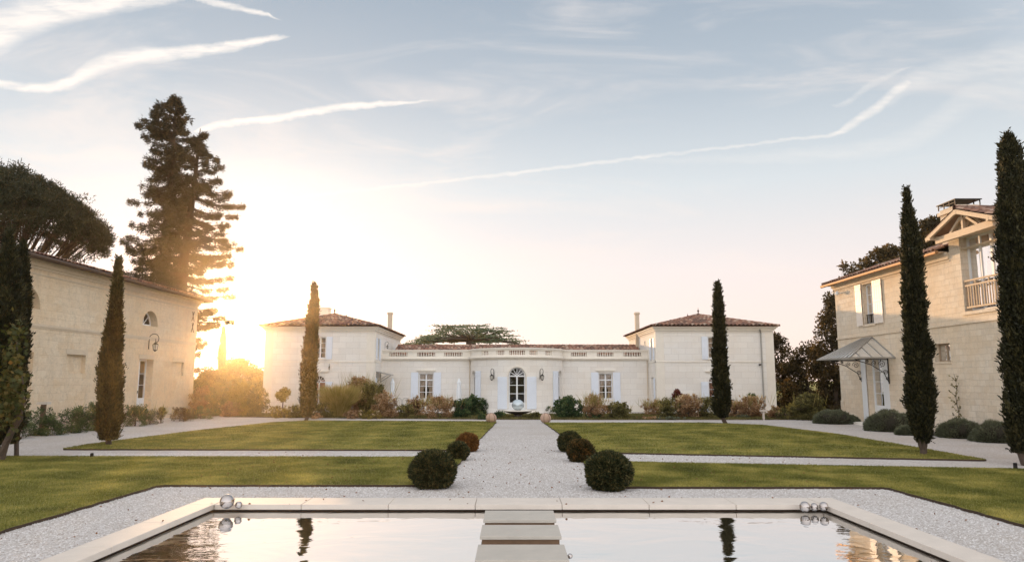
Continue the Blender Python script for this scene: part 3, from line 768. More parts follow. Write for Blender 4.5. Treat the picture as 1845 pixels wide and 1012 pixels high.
def ridge_tiles(b, a, q, r=.11, step=.42):
    a, q = Vector(a), Vector(q); L = (q - a).length; n = max(1, int(L / step)); d = (q - a) / n
    side = d.cross(Vector((0, 0, 1))).normalized(); up = side.cross(d).normalized()
    for i in range(n):
        p0, p1 = a + d * i, a + d * (i + 1.06); rr = (r, r * .85)
        A = [[p + side * k * math.cos(R(t)) + up * (k * math.sin(R(t)) + .02) for t in range(-10, 191, 25)] for p, k in ((p0, rr[0]), (p1, rr[1]))]
        cu = random.randint(0, 900) + .5
        for j in range(len(A[0]) - 1): b.face([A[0][j], A[0][j + 1], A[1][j + 1], A[1][j]], [(cu, .5)] * 4)
def chimney_pot_stack(b, x, y, z0, z1, w, d):
    b.box(x - w / 2, x + w / 2, y - d / 2, y + d / 2, z0, z1)
def wall_lantern(root, base, outdir, s=1.0, mat='iron'):
    """bracket scroll with a hanging lantern"""
    base = Vector(base); o = Vector(outdir).normalized(); b = MB()
    b.bar(base + Vector((0, 0, -.42 * s)) + o * .02, base + Vector((0, 0, .10 * s)) + o * .02, .05 * s, .03 * s, up=o)
    pts = []
    for i in range(15):
        a = R(180 - 230 * i / 14); pts.append(base + o * (.27 * s + .25 * s * math.cos(a)) + Vector((0, 0, .12 * s + .25 * s * math.sin(a))))
    pts = [base + o * .02 + Vector((0, 0, -.1 * s))] + pts
    b.tube(pts, .017 * s, 6)
    hp = base + o * .36 * s
    b.bar(hp + Vector((0, 0, .12 * s)), hp + Vector((0, 0, -.08 * s)), .018 * s)
    b.bar(pts[-1], hp + Vector((0, 0, .0)), .016 * s)
    c = hp + Vector((0, 0, -.48 * s))
    b.lathe(c, [(.02 * s, .42 * s), (.05 * s, .40 * s), (.15 * s, .31 * s), (.16 * s, .29 * s)], 6)
    b.lathe(c, [(.10 * s, 0), (.105 * s, .02 * s), (.03 * s, -.06 * s)], 6)
    for k in range(6):
        a = 2 * math.pi * k / 6
        b.bar(c + Vector((.10 * s * math.cos(a), .10 * s * math.sin(a), 0)), c + Vector((.15 * s * math.cos(a), .15 * s * math.sin(a), .30 * s)), .014 * s)
    ob = b.build('wall_lantern', M[mat], root)
    g = MB(); g.lathe(c, [(.088 * s, .015 * s), (.135 * s, .29 * s)], 6); g.build('lantern_glass', M['brass_lamp'], ob)
    return ob
def finial(b, p, s=1.0):
    p = Vector(p); b.lathe(p, [(.09 * s, -.05), (.10 * s, .06 * s), (.04 * s, .10 * s), (.03 * s, .18 * s), (.075 * s, .24 * s), (.075 * s, .29 * s), (.02 * s, .35 * s), (.012 * s, .5 * s)], 8)

# ------------------------------------------------------------------ main house
YF, YC = 44.11, 46.76
def hip_roof(root, x0, x1, y0, y1, z, rise, over=.32, fin=True):
    b = MB(); X0, X1, Y0, Y1 = x0 - over, x1 + over, y0 - over, y1 + over; hw = (X1 - X0) / 2; xm = (X0 + X1) / 2
    A, B, C, D = (X0, Y0, z), (X1, Y0, z), (X1, Y1, z), (X0, Y1, z); zr = z + rise; Ra, Rb = (xm, Y0 + hw, zr), (xm, Y1 - hw, zr)
    roof_slope(b, [A, B, Ra]); roof_slope(b, [B, C, Rb, Ra]); roof_slope(b, [C, D, Rb]); roof_slope(b, [D, A, Ra, Rb])
    for p, q in ((A, Ra), (B, Ra), (C, Rb), (D, Rb), (Ra, Rb)): ridge_tiles(b, p, q)
    r = b.build('roof', M['tile'], root)
    if fin:
        f = MB(); finial(f, (Ra[0], Ra[1], zr + .06), .9); f.build('finial', M['rust'], r)
        f = MB(); finial(f, (Rb[0], Rb[1], zr + .06), .7); f.build('finial', M['rust'], r)
    return r
def cornice(b, W, u0, u1, z, steps):
    for (dz0, dz1, proud) in steps: W.box(b, u0 - 0, u1 + 0, z + dz0, z + dz1, -proud, .05)
def box_cornice(b, x0, x1, y0, y1, z, steps):
    for (a, c, p) in steps: b.box(x0 - p, x1 + p, y0 - p, y1 + p, z + a, z + c)

HX0, HX1, HX2, HX3 = -15.15, -8.45, 8.85, 16.05
YB = 54.2
def main_house():
    root = empty('country_house', (0, YC, 0), 'long pale stone house with two hip-roofed pavilions, a bowed centre and a balustrade', 'house')
    FW = Wall(lambda u, z, d: (u, YF + d, z)); CW = Wall(lambda u, z, d: (u, YC + d, z))
    LS = Wall(lambda u, z, d: (HX1 - d, u, z)); RS = Wall(lambda u, z, d: (HX2 + d, u, z))
    b = MB(); top = 5.25
    xl, xr = -11.80, 12.42
    upL = (xl - .36, xl + .36, 3.33, 4.64, 0.0); dnL = (xl - .42, xl + .42, .15, 2.32, .42)
    upR = (xr - .36, xr + .36, 3.33, 4.64, 0.0); dnR = (xr - .42, xr + .42, .15, 2.32, .42)
    bl_, br_ = MB(), MB(); wall_panel(bl_, FW, HX0, HX1, 0, top, [upL, dnL]); wall_panel(br_, FW, HX2, HX3, 0, top, [upR, dnR])
    sL = [(44.95, 45.6, 3.3, 4.6, 0.0), (45.0, 46.1, .1, 2.1, 0.0)]; sR = [(44.95, 45.6, 3.3, 4.6, 0.0), (45.0, 45.9, .1, 2.2, 0.0), (47.6, 48.0, 4.2, 4.6, 0.0)]
    wall_panel(bl_, LS, YF, YB, 0, top, sL); wall_panel(br_, RS, YF, YB, 0, top, sR)
    for b, x in ((bl_, HX0), (br_, HX3)): b.face([(x, YF, 0), (x, YB, 0), (x, YB, top), (x, YF, top)])
    for b, xa, xb in ((bl_, HX0, HX1), (br_, HX2, HX3)): b.face([(xa, YB, 0), (xb, YB, 0), (xb, YB, top), (xa, YB, top)]); b.face([(xa, YF, top), (xb, YF, top), (xb, YB, top), (xa, YB, top)])
    tag(bl_.build('wall', M['ashlar'], root), 'two-storey wall of the left pavilion, warm from the low sun'); tag(br_.build('wall', M['ashlar'], root), 'two-storey wall of the right pavilion'); b = MB()
    # centre block with a bow
    xb0, xb1 = -2.66, 3.26; bc = (xb0 + xb1) / 2; ba = (xb1 - xb0) / 2; bb = 3.25; RR = 3.1
    def bow(u, z, d):
        t = u / RR; n = Vector((math.sin(t) / ba, -math.cos(t) / bb)).normalized()
        return (bc + ba * math.sin(t) - n.x * d, YC - bb * math.cos(t) - n.y * d, z)
    BW = Wall(bow, True); UE = math.pi / 2 * RR
    wL = (-6.03, -5.09, .80, 2.46, 0.0); wR = (5.62, 6.50, .80, 2.46, 0.0)
    wall_panel(b, CW, HX1, xb0, 0, 3.32, [wL]); wall_panel(b, CW, xb1, HX2, 0, 3.32, [wR])
    dC = (-.55, .55, .12, 2.78, .52)
    sdl = (-4.10, -3.25, .5, 2.62, .36); sdr = (3.25, 4.10, .5, 2.62, .36)
    wall_panel(b, BW, -UE, UE, 0, 3.32, [dC, sdl, sdr])
    w = b.build('wall', M['ashlar'], root)
    # solid floors of the terrace roof
    b = MB(); b.box(HX1 + .01, HX2 - .01, YC + .02, 54.0, 3.24, 3.30)
    P = [bow(-UE + 2 * UE * i / 40, 0, .03) for i in range(41)]
    b.face([(p[0], p[1], 3.30) for p in P]); b.build('terrace_deck', M['ashlar_trim'], root)
    # string courses and cornices
    t = MB()
    for xa, xb in ((HX0, HX1), (HX2, HX3)):
        box_cornice(t, xa, xb, YF, YB, 0, [(3.10, 3.16, .03), (4.93, 4.98, .04), (5.02, 5.12, .09), (5.12, 5.20, .16), (5.20, 5.27, .24)])
        # quoin strips and plinth
        t.box(xa - .025, xb + .025, YF - .025, YB, 0, .42)
        for x in (xa, xb): t.box(x - (.03 if x in (HX0, HX2) else .48), x + (.48 if x in (HX0, HX2) else .03), YF - .012, YF + .4, .42, 4.93)
    for u0, u1 in ((HX1, xb0 - .01), (xb1 + .01, HX2)): cornice(t, CW, u0, u1, 3.30, [(-.03, .02, .05), (.02, .07, .11), (.07, .13, .17)])
    cornice(t, BW, -UE, UE, 3.30, [(-.03, .02, .05), (.02, .07, .11), (.07, .13, .17)])
    CW.box(t, HX1, xb0, 0, .4, -.03, .02); CW.box(t, xb1, HX2, 0, .4, -.03, .02)
    for (x, z, hw) in ((-5.56, 2.62, .62), (6.06, 2.62, .62)): CW.box(t, x - hw, x + hw, z, z + .05, -.10, 0); CW.box(t, x - hw + .06, x + hw - .06, z - .05, z, -.06, 0)
    for (x, z, hw) in ((xl, 2.52, .62), (xr, 2.52, .62)): FW.box(t, x - hw, x + hw, z, z + .06, -.09, 0); FW.box(t, x - hw + .06, x + hw - .06, z - .05, z, -.05, 0)
    for (x, z) in ((xl, 3.25), (xr, 3.25)): FW.box(t, x - .42, x + .42, z, z + .08, -.06, .1)
    for x in (-5.56, 6.06): CW.box(t, x - .55, x + .55, .72, .80, -.07, .1)
    BW.strip(t, arc(0, 2.26, .61, .58, 14), .10, -.03, .05)
    t.build('cornice', M['ashlar_trim'], root)
    # balustrade
    bl = MB(); ztop = 3.97
    zb0, zb1 = 3.43, 3.53
    gapsC = [(-7.98, -6.80), (-6.16, -5.0), (-4.40, -3.23), (3.84, 4.86), (5.53, 6.60), (7.26, 8.40)]
    def parapet(W, U0, U1, gaps):
        W.box(bl, U0, U1, zb0, zb1, -.03, .2); W.box(bl, U0, U1, 3.82, 3.90, -.04, .21); W.box(bl, U0, U1, 3.90, ztop, -.08, .25)
        a = U0
        for g0, g1 in sorted(gaps) + [(U1, U1)]:
            if g0 - a > .02: W.box(bl, a, g0, zb1, 3.82, -.0, .17)
            a = g1
    parapet(CW, HX1, xb0 - .012, [g for g in gapsC if g[1] < 0]); parapet(CW, xb1 + .012, HX2, [g for g in gapsC if g[0] > 0])
    gapsB = [(-.52, .52), (-1.36, -.80), (.80, 1.36), (-2.55, -1.95), (1.95, 2.55)]
    parapet(BW, -UE, UE, gapsB)
    bal = bl.build('balustrade', M['ashlar_trim'], root)
    prof = [(.05, 0), (.05, .025), (.022, .045), (.044, .10), (.042, .13), (.018, .21), (.018, .23), (.045, .262), (.045, .29)]
    proto = None
    for W, gaps in ((CW, gapsC), (BW, gapsB)):
        for g0, g1 in gaps:
            n = max(3, int(round((g1 - g0) / .155)))
            for i in range(n):
                p = Vector(W(g0 + (g1 - g0) * (i + .5) / n, zb1, .085))
                if proto is None:
                    q = MB(); q.lathe((0, 0, 0), prof, 8); me = q.build('baluster', M['ashlar_trim']); proto = me; o = me
                else: o = proto.copy(); COL.objects.link(o)
                o.parent = bal; o.location = p - origin(root)
    # roofs
    hip_roof(root, HX0, HX1, YF, YB, 5.28, 1.02); hip_roof(root, HX2, HX3, YF, YB, 5.28, 1.02)
    b = MB(); z0, z1 = 3.55, 4.40
    roof_slope(b, [(HX1 + .4, YC + .75, z0), (HX2 - .1, YC + .75, z0), (HX2 - .1, YC + 3.9, z1), (HX1 + .4, YC + 3.9, z1)])
    b.face([(HX1 + .4, YC + 3.9, z1), (HX2 - .1, YC + 3.9, z1), (HX2 - .1, 54, z0), (HX1 + .4, 54, z0)]); ridge_tiles(b, (HX1 + .4, YC + 3.9, z1), (HX2 - .1, YC + 3.9, z1), .10)
    b.build('roof', M['tile'], root)
    b = MB(); b.box(HX1 + .1, HX2 - .05, YC + .78, YC + .9, 3.3, 3.61); b.build('parapet_kerb', M['ashlar_trim'], root)
    # chimneys
    for (u, Y, zt) in ((703, 52.5, 0), (1147.5, 50.2, 0)):
        p = gy(u, 566, Y); w = 7.2 * Y / F_PX / 2
        b = MB(); b.box(p.x - w, p.x + w, Y - w, Y + w, 4.0 if u > 900 else 5.3, p.z); b.box(p.x - w - .05, p.x + w + .05, Y - w - .05, Y + w + .05, p.z, p.z + .09)
        b.box(p.x - w - .02, p.x + w + .02, Y - w - .02, Y + w + .02, p.z + .09, p.z + .14)
        b.build('chimney', M['barn_trim'], root)
    p = gy(585, 556, 49); b = MB(); b.box(p.x - .32, p.x + .32, 48.7, 49.5, 5.5, p.z); b.box(p.x - .37, p.x + .37, 48.65, 49.55, p.z, p.z + .08); b.build('chimney', M['ashlar_trim'], root)
    # windows and doors
    for (o, shs) in ((upL, True), (upR, True)):
        opening_fill(root, FW, *o[:4], rows=(.25, .5, .75), mull=.09, mw=.035, curtain='curtain')
        w = .36; shutter(root, FW, o[0] - .05 - w, o[0] - .05, o[2] - .05, o[3] + .02); shutter(root, FW, o[1] + .05, o[1] + .05 + w, o[2] - .05, o[3] + .02)
    for o in (dnL, dnR): opening_fill(root, FW, *o[:4], rise=o[4], rows=(.33, .66), panel=.45, name='door', curtain='pink_curtain', fan=6)
    shutter(root, FW, dnR[0] - .47, dnR[0] - .04, .1, 1.92); shutter(root, FW, dnR[1] + .04, dnR[1] + .47, .1, 1.92); shutter(root, FW, dnL[1] + .04, dnL[1] + .47, .1, 1.92); shutter(root, FW, dnL[0] - .47, dnL[0] - .04, .1, 1.92)
    for o in (wL, wR):
        opening_fill(root, CW, *o[:4], rows=(.25, .5), transom=.76, mull=.10, mw=.035, curtain='curtain')
        shutter(root, CW, o[0] - .50, o[0] - .03, .62, 2.52); shutter(root, CW, o[1] + .03, o[1] + .50, .62, 2.52)
    opening_fill(root, BW, *dC[:4], rise=dC[4], rows=(.34, .67), panel=.50, name='door', curtain=None, fw=.06, mull=.10, mw=.035, fan=6)
    shutter(root, BW, -1.24, -.63, .30, 2.22); shutter(root, BW, .63, 1.24, .30, 2.22)
    for o in (sdl, sdr): opening_fill(root, BW, *o[:4], rise=o[4], rows=(.33, .66), curtain='curtain')
    shutter(root, BW, -3.20, -2.62, .45, 2.58); shutter(root, BW, 2.62, 3.20, .45, 2.58)
    for W, S in ((LS, sL), (RS, sR)):
        for k, o in enumerate(S): opening_fill(root, W, *o[:4], name='door' if k == 1 else 'window', panel=.3 if k == 1 else 0, rows=(.5,) if k == 2 else (.33, .66))
        shutter(root, W, 44.58, 44.92, 3.28, 4.62); shutter(root, W, 45.63, 45.97, 3.28, 4.62); shutter(root, W, 44.62, 44.97, .1, 2.15)
    # glass awning over the left side door
    a = MB(); a.hexa([(HX1 + .01, 44.85, 2.50), (HX1 + .85, 44.85, 2.32), (HX1 + .85, 46.35, 2.32), (HX1 + .01, 46.35, 2.50), (HX1 + .01, 44.85, 2.56), (HX1 + .85, 44.85, 2.36), (HX1 + .85, 46.35, 2.36), (HX1 + .01, 46.35, 2.56)])
    aw = a.build('awning', M['zinc'], root)
    a = MB()
    for y in (44.9, 46.3): a.bar((HX1 + .03, y, 1.9), (HX1 + .70, y, 2.34), .04); a.bar((HX1 + .03, y, 1.85), (HX1 + .03, y, 2.5), .04)
    a.build('bracket', M['zinc'], aw)
    # lanterns and fittings
    for u in (-1.52, 1.52): p = Vector(BW(u, 2.42, 0)); t = u / RR; wall_lantern(root, p, (math.sin(t), -math.cos(t), 0), .78)
    wall_lantern(root, (-11.15, YF, 2.86), (0, -1, 0), .4); wall_lantern(root, (HX1, 47.7, 4.35), (1, 0, 0), .5)
    for x, y, z in ((15.30, YF - .05, 0),):
        b = MB(); b.tube([(x, y, .1), (x, y, 4.95)], .045, 8); b.tube([(x, y, 4.9), (x - .1, y - .15, 5.1)], .045, 8); b.build('downpipe', M['zinc'], root)
    b = MB(); b.tube([(-2.74, YC - .05, .1), (-2.74, YC - .05, 3.3)], .025, 8); b.build('downpipe', M['barn_trim'], root)
    b = MB(); b.tube([(8.76, YC - .05, .1), (8.76, YC - .05, 3.3)], .025, 8); b.build('downpipe', M['barn_trim'], root)
    b = MB(); b.box(15.1, 15.2, YF - .14, YF, 2.92, 3.0); b.build('floodlight', M['iron'], root)
    b = MB(); b.box(-1.1, 1.7, 42.7, 43.45, 0, .11); b.box(-.9, 1.5, 42.95, 43.45, .112, .2); b.build('door_step', M['ashlar_trim'], root)
main_house()

# ------------------------------------------------------------------ barn on the left
def barn():
    X = -18.81; Y0, Y1 = 12.0, 42.70; top = 6.72
    root = empty('stone_barn', (X - 5, Y1 - 4, 0), 'long weathered stone barn with blind openings, a lunette window and clay tile eaves', 'barn')
    W = Wall(lambda u, z, d: (X - d, u, z))
    door = (36.35, 37.80, .25, 3.08, 0.0)
    lun = (36.40, 37.98, 4.80, 5.58, .76); lun2 = (26.8, 28.42, 4.80, 5.62, .78)
    n1 = (30.41, 31.78, 2.30, 3.10, 0.0); n2 = (40.0, 41.3, 2.25, 3.02, 0.0); n0 = (26.9, 28.30, .3, 3.10, 0.0)
    b = MB(); wall_panel(b, W, Y0, Y1, 0, top, [door, lun, lun2, n1, n2, n0], .42)
    for (x0, x1, y0, y1) in ((X, X - 11, Y1, Y1), (X, X - 11, Y0, Y0), (X - 11, X - 11, Y0, Y1)): b.face([(x0, y0, 0), (x1, y1, 0), (x1, y1, top), (x0, y0, top)])
    b.face([(X, Y0, top), (X, Y1, top), (X - 11, Y1, top), (X - 11, Y0, top)])
    for o, dd in ((n1, .18), (n2, .12), (n0, .20)): b.face([W(o[0], o[2], dd), W(o[1], o[2], dd), W(o[1], o[3], dd), W(o[0], o[3], dd)], [(o[0] + .3, o[2]), (o[1] + .3, o[2]), (o[1] + .3, o[3]), (o[0] + .3, o[3])])
    b.build('wall', M['barn_stone'], root)
    t = MB(); W.box(t, Y0, Y1 + .04, 4.12, 4.22, -.05, .05); W.box(t, Y0, Y1 + .03, 4.05, 4.12, -.025, .05)
    W.box(t, Y0, Y1 + .06, 6.14, 6.20, -.035, .05); W.box(t, Y0, Y1 + .03, 0, .55, -.05, .05)
    for (a, c, p) in ((6.36, 6.46, .05), (6.46, 6.58, .12), (6.58, 6.70, .22)): W.box(t, Y0, Y1 + p, a, c, -p, .05)
    for o in (door, n1, n2, lun):
        if o is not lun: W.box(t, o[0] - .08, o[1] + .08, o[3], o[3] + .22, -.012, .1)
    t.build('string_course', M['barn_trim'], root)
    # roof with overhang and gutter
    ov = .55; Xe, Ye = X + ov, Y1 + ov; hw = 6.05; zr = 6.78 + 1.62
    b = MB(); A, B = (Xe, Y0 - .5, 6.78), (Xe, Ye, 6.78); C, D = (Xe - 2 * hw, Ye, 6.78), (Xe - 2 * hw, Y0 - .5, 6.78)
    Ra, Rb = (Xe - hw, Y0 + hw, zr), (Xe - hw, Ye - hw, zr)
    roof_slope(b, [A, B, Rb, Ra], h=.075); roof_slope(b, [B, C, Rb], h=.075); b.face([C, D, Ra, Rb]); b.face([D, A, Ra])
    ridge_tiles(b, B, Rb, .13); ridge_tiles(b, Ra, Rb, .13)
    r = b.build('roof', M['tile'], root)
    b = MB(); b.tube([(Xe + .04, Y0, 6.72), (Xe + .04, Ye + .05, 6.72)], .08, 10); b.build('gutter', M['rust'], r); b = MB(); b.tube([(Xe - .1, Ye + .05, 6.72), (Xe - 11, Ye + .05, 6.72)], .08, 8); b.build('gutter', M['rust'], r)
    b = MB(); b.box(X + .2, Xe, Y0, Ye, 6.705, 6.74); b.build('eaves_board', M['post_wood'], r)
    d = opening_fill(root, W, door[0] + .0, door[1] - .0, door[2], door[3], d=.36, cols=2, rows=(.35, .66), panel=.75, name='door', curtain=None, blind=.0, fw=.09, mull=.12)
    h = MB(); h.bar(W(37.02, 1.35, .33), W(37.02, 1.48, .33), .03); h.build('handle', M['iron'], d)
    opening_fill(root, W, *lun[:4], rise=.72, d=.36, cols=1, rows=(), fan=4, fw=.07, room=1.0)
    opening_fill(root, W, *lun2[:4], rise=.74, d=.36, cols=1, rows=(), fan=4, fw=.07, room=1.0)
    wall_lantern(root, (X, 37.15, 4.02), (1, 0, 0), 1.0); wall_lantern(root, (X, 27.0, 4.05), (1, 0, 0), 1.0)
    for z in (5.75, 5.1):
        b = MB()
        for s in (-1, 1): W.strip(b, [(42.1 - s * .16, z - .3), (42.1, z), (42.1 + s * .10, z + .26)], .035, -.03 - .003 * s, 0)
        b.build('wall_anchor', M['rust'], root)
    b = MB(); b.box(X, X + .7, 36.2, 37.9, 0, .2); b.build('door_step', M['barn_trim'], root)
barn()

# ------------------------------------------------------------------ house on the right
def right_house():
    X = 16.73; Y0, Y1 = 14.0, 36.85; top = 6.85
    root = empty('stone_gatehouse', (X + 5, Y1 - 4, 0), 'two-storey honey stone house with cream shutters, a gabled dormer and a glass entrance canopy', 'house')
    W = Wall(lambda u, z, d: (X + d, u, z))
    up = (32.95, 33.92, 4.62, 6.50, 0.0); door = (32.10, 34.02, .12, 3.05, 0.0); sm = (27.45, 28.5, 2.72, 3.42, 0.0)
    ffl = (24.3, 26.35, 4.50, 7.28, 0.0)
    b = MB(); wall_panel(b, W, Y0, 23.70, 0, top, [], .3); wall_panel(b, W, 27.0, Y1, 0, top, [up, door, sm], .42)
    wall_panel(b, W, 23.70, 27.0, 0, 7.45, [ffl, ], .5)
    for y in (23.70, 27.0): b.face([(X, y, 6.8), (X + 2.4, y, 6.8), (X + 2.4, y, 7.45), (X, y, 7.45)])
    for y in (Y0, Y1): b.face([(X, y, 0), (X + 10, y, 0), (X + 10, y, top), (X, y, top)])
    b.face([(X + 10, Y0, 0), (X + 10, Y1, 0), (X + 10, Y1, top), (X + 10, Y0, top)]); b.face([(X, Y0, top), (X, Y1, top), (X + 10, Y1, top), (X + 10, Y0, top)])
    b.build('wall', M['house_stone'], root)
    t = MB(); W.box(t, Y0, Y1 + .04, 4.06, 4.15, -.045, .05)
    for (a, c, p) in ((6.50, 6.56, .03), (6.60, 6.72, .07), (6.72, 6.86, .13)):
        W.box(t, 27.0, Y1 + p, a, c, -p, .05); W.box(t, Y0, 23.7, a, c, -p, .05)
    W.box(t, up[0] - .1, up[1] + .1, up[2] - .10, up[2], -.05, .1); W.box(t, ffl[0] - .1, ffl[1] + .1, ffl[2] - .12, ffl[2], -.06, .2); W.box(t, sm[0] - .06, sm[1] + .06, sm[2] - .08, sm[2], -.03, .2)
    t.box(X - .03, X + .3, Y1 - .35, Y1 + .03, 0, 1.0); W.box(t, Y0, Y1 - .36, 0, .3, -.02, .05)
    t.build('string_course', M['house_stone'], root)
    # main roof with a gap for the dormer
    ov = .42; Xe = X - ov; z = 6.92; hw = 5.4; sl = .34; zr = z + hw * sl
    b = MB()
    roof_slope(b, [(Xe, 27.15, z), (Xe, Y1 + ov, z), (Xe + hw, Y1 + ov - hw, zr), (Xe + hw, 27.15, zr)], h=.07)
    roof_slope(b, [(Xe, Y0 - .4, z), (Xe, 23.55, z), (Xe + hw, 23.55, zr), (Xe + hw, Y0 - .4, zr)], h=.07)
    roof_slope(b, [(Xe + 2.3, 23.5, z + 2.3 * sl), (Xe + 2.3, 27.2, z + 2.3 * sl), (Xe + hw, 27.2, zr), (Xe + hw, 23.5, zr)], h=.07)
    roof_slope(b, [(Xe, Y1 + ov, z), (Xe + 2 * hw, Y1 + ov, z), (Xe + hw, Y1 + ov - hw, zr)], h=.07)
    b.face([(Xe + 2 * hw, Y0, z), (Xe + 2 * hw, Y1 + ov, z), (Xe + hw, Y1 + ov - hw, zr), (Xe + hw, Y0, zr)])
    ridge_tiles(b, (Xe, Y1 + ov, z), (Xe + hw, Y1 + ov - hw, zr), .13); ridge_tiles(b, (Xe + hw, Y0, zr), (Xe + hw, Y1 + ov - hw, zr), .13)
    r = b.build('roof', M['tile'], root)
    b = MB(); b.tube([(Xe - .05, 27.0, z - .06), (Xe - .05, Y1 + ov + .05, z - .06)], .075, 10); b.tube([(Xe - .05, Y0, z - .06), (Xe - .05, 23.6, z - .06)], .075, 10)
    for y in (29.6,): b.tube([(Xe - .05, y, z - .12), (Xe + .05, y, z - .3), (X - .06, y + .05, z - .55)], .04, 8)
    b.build('gutter', M['copper'], r)
    b = MB(); b.box(Xe, X - .05, 27.1, Y1 + ov, z - .055, z - .02); b.build('eaves_board', M['wood_beam'], r)
    # gabled dormer roof, ridge running away from the facade
    gYc, gh, gx0, gx1 = 25.32, 1.95, X - .72, X + 3.4; ze, za = 7.42, 8.10
    b = MB()
    roof_slope(b, [(gx0, gYc + gh, ze), (gx1, gYc + gh, ze), (gx1, gYc, za), (gx0, gYc, za)], h=.06, off=.06); roof_slope(b, [(gx0, gYc - gh, ze), (gx1, gYc - gh, ze), (gx1, gYc, za), (gx0, gYc, za)], h=.06, off=.06)
    ridge_tiles(b, (gx0, gYc, za + .06), (gx1, gYc, za + .06), .11)
    dr = b.build('dormer_roof', M['tile'], root)
    b = MB()
    for s in (-1, 1):
        for x in (gx0 + .05, X - .02): b.bar((x, gYc + s * gh, ze - .05), (x, gYc, za - .05), .09, .15, up=(0, 0, 1))
        b.bar((gx0, gYc + s * (gh - .25), ze - .03), (gx1, gYc + s * (gh - .25), ze - .03), .12, .14)
        b.bar((X - .07, gYc + s * .55, ze + .02), (X - .07, gYc + s * .18, ze + .42), .07, .09)
    b.bar((gx0 + .28, gYc - gh + .3, ze - .14), (gx0 + .28, gYc + gh - .3, ze - .14), .14, .24)
    b.bar((gx0 + .28, gYc, ze - .1), (gx0 + .28, gYc, za - .1), .10, .10)
    b.bar((gx0 + .28, gYc + .8, ze - .02), (gx0 + .28, gYc + .1, za - .22), .07, .09); b.bar((gx0 + .28, gYc - .8, ze - .02), (gx0 + .28, gYc - .1, za - .22), .07, .09)
    b.bar((gx0, gYc, za - .08), (gx1, gYc, za - .08), .12, .16)
    b.build('gable_beam', M['wood_beam'], dr)
    b = MB(); b.face([(X + .02, gYc - gh, ze), (X + .02, gYc + gh, ze), (X + .02, gYc, za)]); b.build('gable_wall', M['house_stone'], dr)
    # chimney with iron hood
    c0 = gx(1695, 400, X + 1.3); y1, y0 = c0.y, c0.y - 1.15; zc = gx(1695, 384, X + 1.3).z
    b = MB(); b.box(X + 1.3, X + 2.2, y0, y1, 7.2, zc - .14); b.box(X + 1.22, X + 2.28, y0 - .08, y1 + .08, zc - .139, zc); b.box(X + 1.3, X + 2.2, y0, y1, zc + .001, zc + .10)
    ch = b.build('chimney', M['house_stone'], root)
    b = MB(); b.box(X + 1.20, X + 2.30, y0 - .08, y1 + .08, zc + .30, zc + .335)
    for x in (X + 1.25, X + 2.25):
        for k in range(4): y = y0 + (y1 - y0) * k / 3; b.bar((x, y, zc + .09), (x, y, zc + .30), .035)
    b.bar((X + 1.25, y0, zc + .2), (X + 1.25, y1, zc + .2), .02); b.build('chimney_hood', M['iron'], ch)
    # windows, doors, shutters
    o = opening_fill(root, W, *up[:4], d=.17, rows=(.25, .5, .75), cols=2, curtain='curtain')
    g = MB()
    for k in range(9): u = up[0] + .06 + k * (up[1] - up[0] - .12) / 8; W.strip(g, [(u, 4.64), (u + .04 * math.sin(k * 2), 4.85), (u, 5.05)], .02, .10, .12)
    W.box(g, up[0], up[1], 5.05, 5.08, .09, .13); g.build('window_guard', M['iron'], root)
    for (a, c) in ((33.99, 34.55), (31.92, 32.88)):
        if a < 33: a, c = 32.10, 32.88
        shutter(root, W, a, c, 4.58, 6.56, 'cream_shutter', d=-.07)
    opening_fill(root, W, *ffl[:4], d=.28, cols=3, rows=(.42,), name='french_window', curtain='canvas', fw=.08, mull=.10)
    opening_fill(root, W, *sm[:4], d=.20, cols=2, rows=(), curtain=None, fw=.05, mat='rail_wood')
    opening_fill(root, W, 33.02, door[1], door[2], door[3], d=.26, cols=1, rows=(.26, .52, .76), panel=.62, name='door', fw=.10)
    b = MB(); W.box(b, door[0], 33.015, .12, 3.04, .25, .33); W.box(b, door[0] + .12, 32.9, .3, 1.2, .24, .25); W.box(b, door[0] + .12, 32.9, 1.35, 2.9, .24, .25); b.build('door_leaf', M['white_paint'], root)
    shutter(root, W, 34.04, 34.46, .05, 3.02, 'white_paint', d=-.07)
    # little balcony rail
    g = MB(); u0, u1 = 24.32, 26.33; dr0 = .06
    for z in (5.60, 5.42, 4.62): W.box(g, u0, u1, z, z + .06, dr0 - .03, dr0 + .03)
    for k in range(14): u = u0 + .05 + (u1 - u0 - .1) * k / 13; W.box(g, u - .02, u + .02, 4.68, 5.42, dr0 - .015, dr0 + .015)
    for k in (0, 4, 9, 13): u = u0 + .05 + (u1 - u0 - .1) * k / 13; W.box(g, u - .025, u + .025, 5.48, 5.60, dr0 - .02, dr0 + .02)
    g.build('balcony_rail', M['rail_wood'], root)
    # glass entrance canopy
    ya, yb = 31.4, 34.75; p = 2.0; z0, z1 = 2.98, 3.98; r0, r1 = 33.30, 34.25
    A, B, C, D = (X - .01, ya, z0 + .0), (X - p, ya, z0), (X - p, yb, z0), (X - .01, yb, z0); E_, F_ = (X - .01, r0, z1), (X - .01, r1, z1)
    g = MB(); g.face([A, B, E_]); g.face([B, C, F_, E_]); g.face([C, D, F_])
    cn = g.build('entrance_canopy', M['canopy_glass'], root)
    g = MB()
    for a, c in ((A, B), (B, C), (C, D), (B, E_), (C, F_), (E_, F_), (A, E_), (D, F_)): g.bar(a, c, .06, .06)
    for k in range(1, 8):
        t = k / 8; s = Vector(B).lerp(Vector(C), t); e = Vector(E_).lerp(Vector(F_), t); g.bar(s, e, .045, .05)
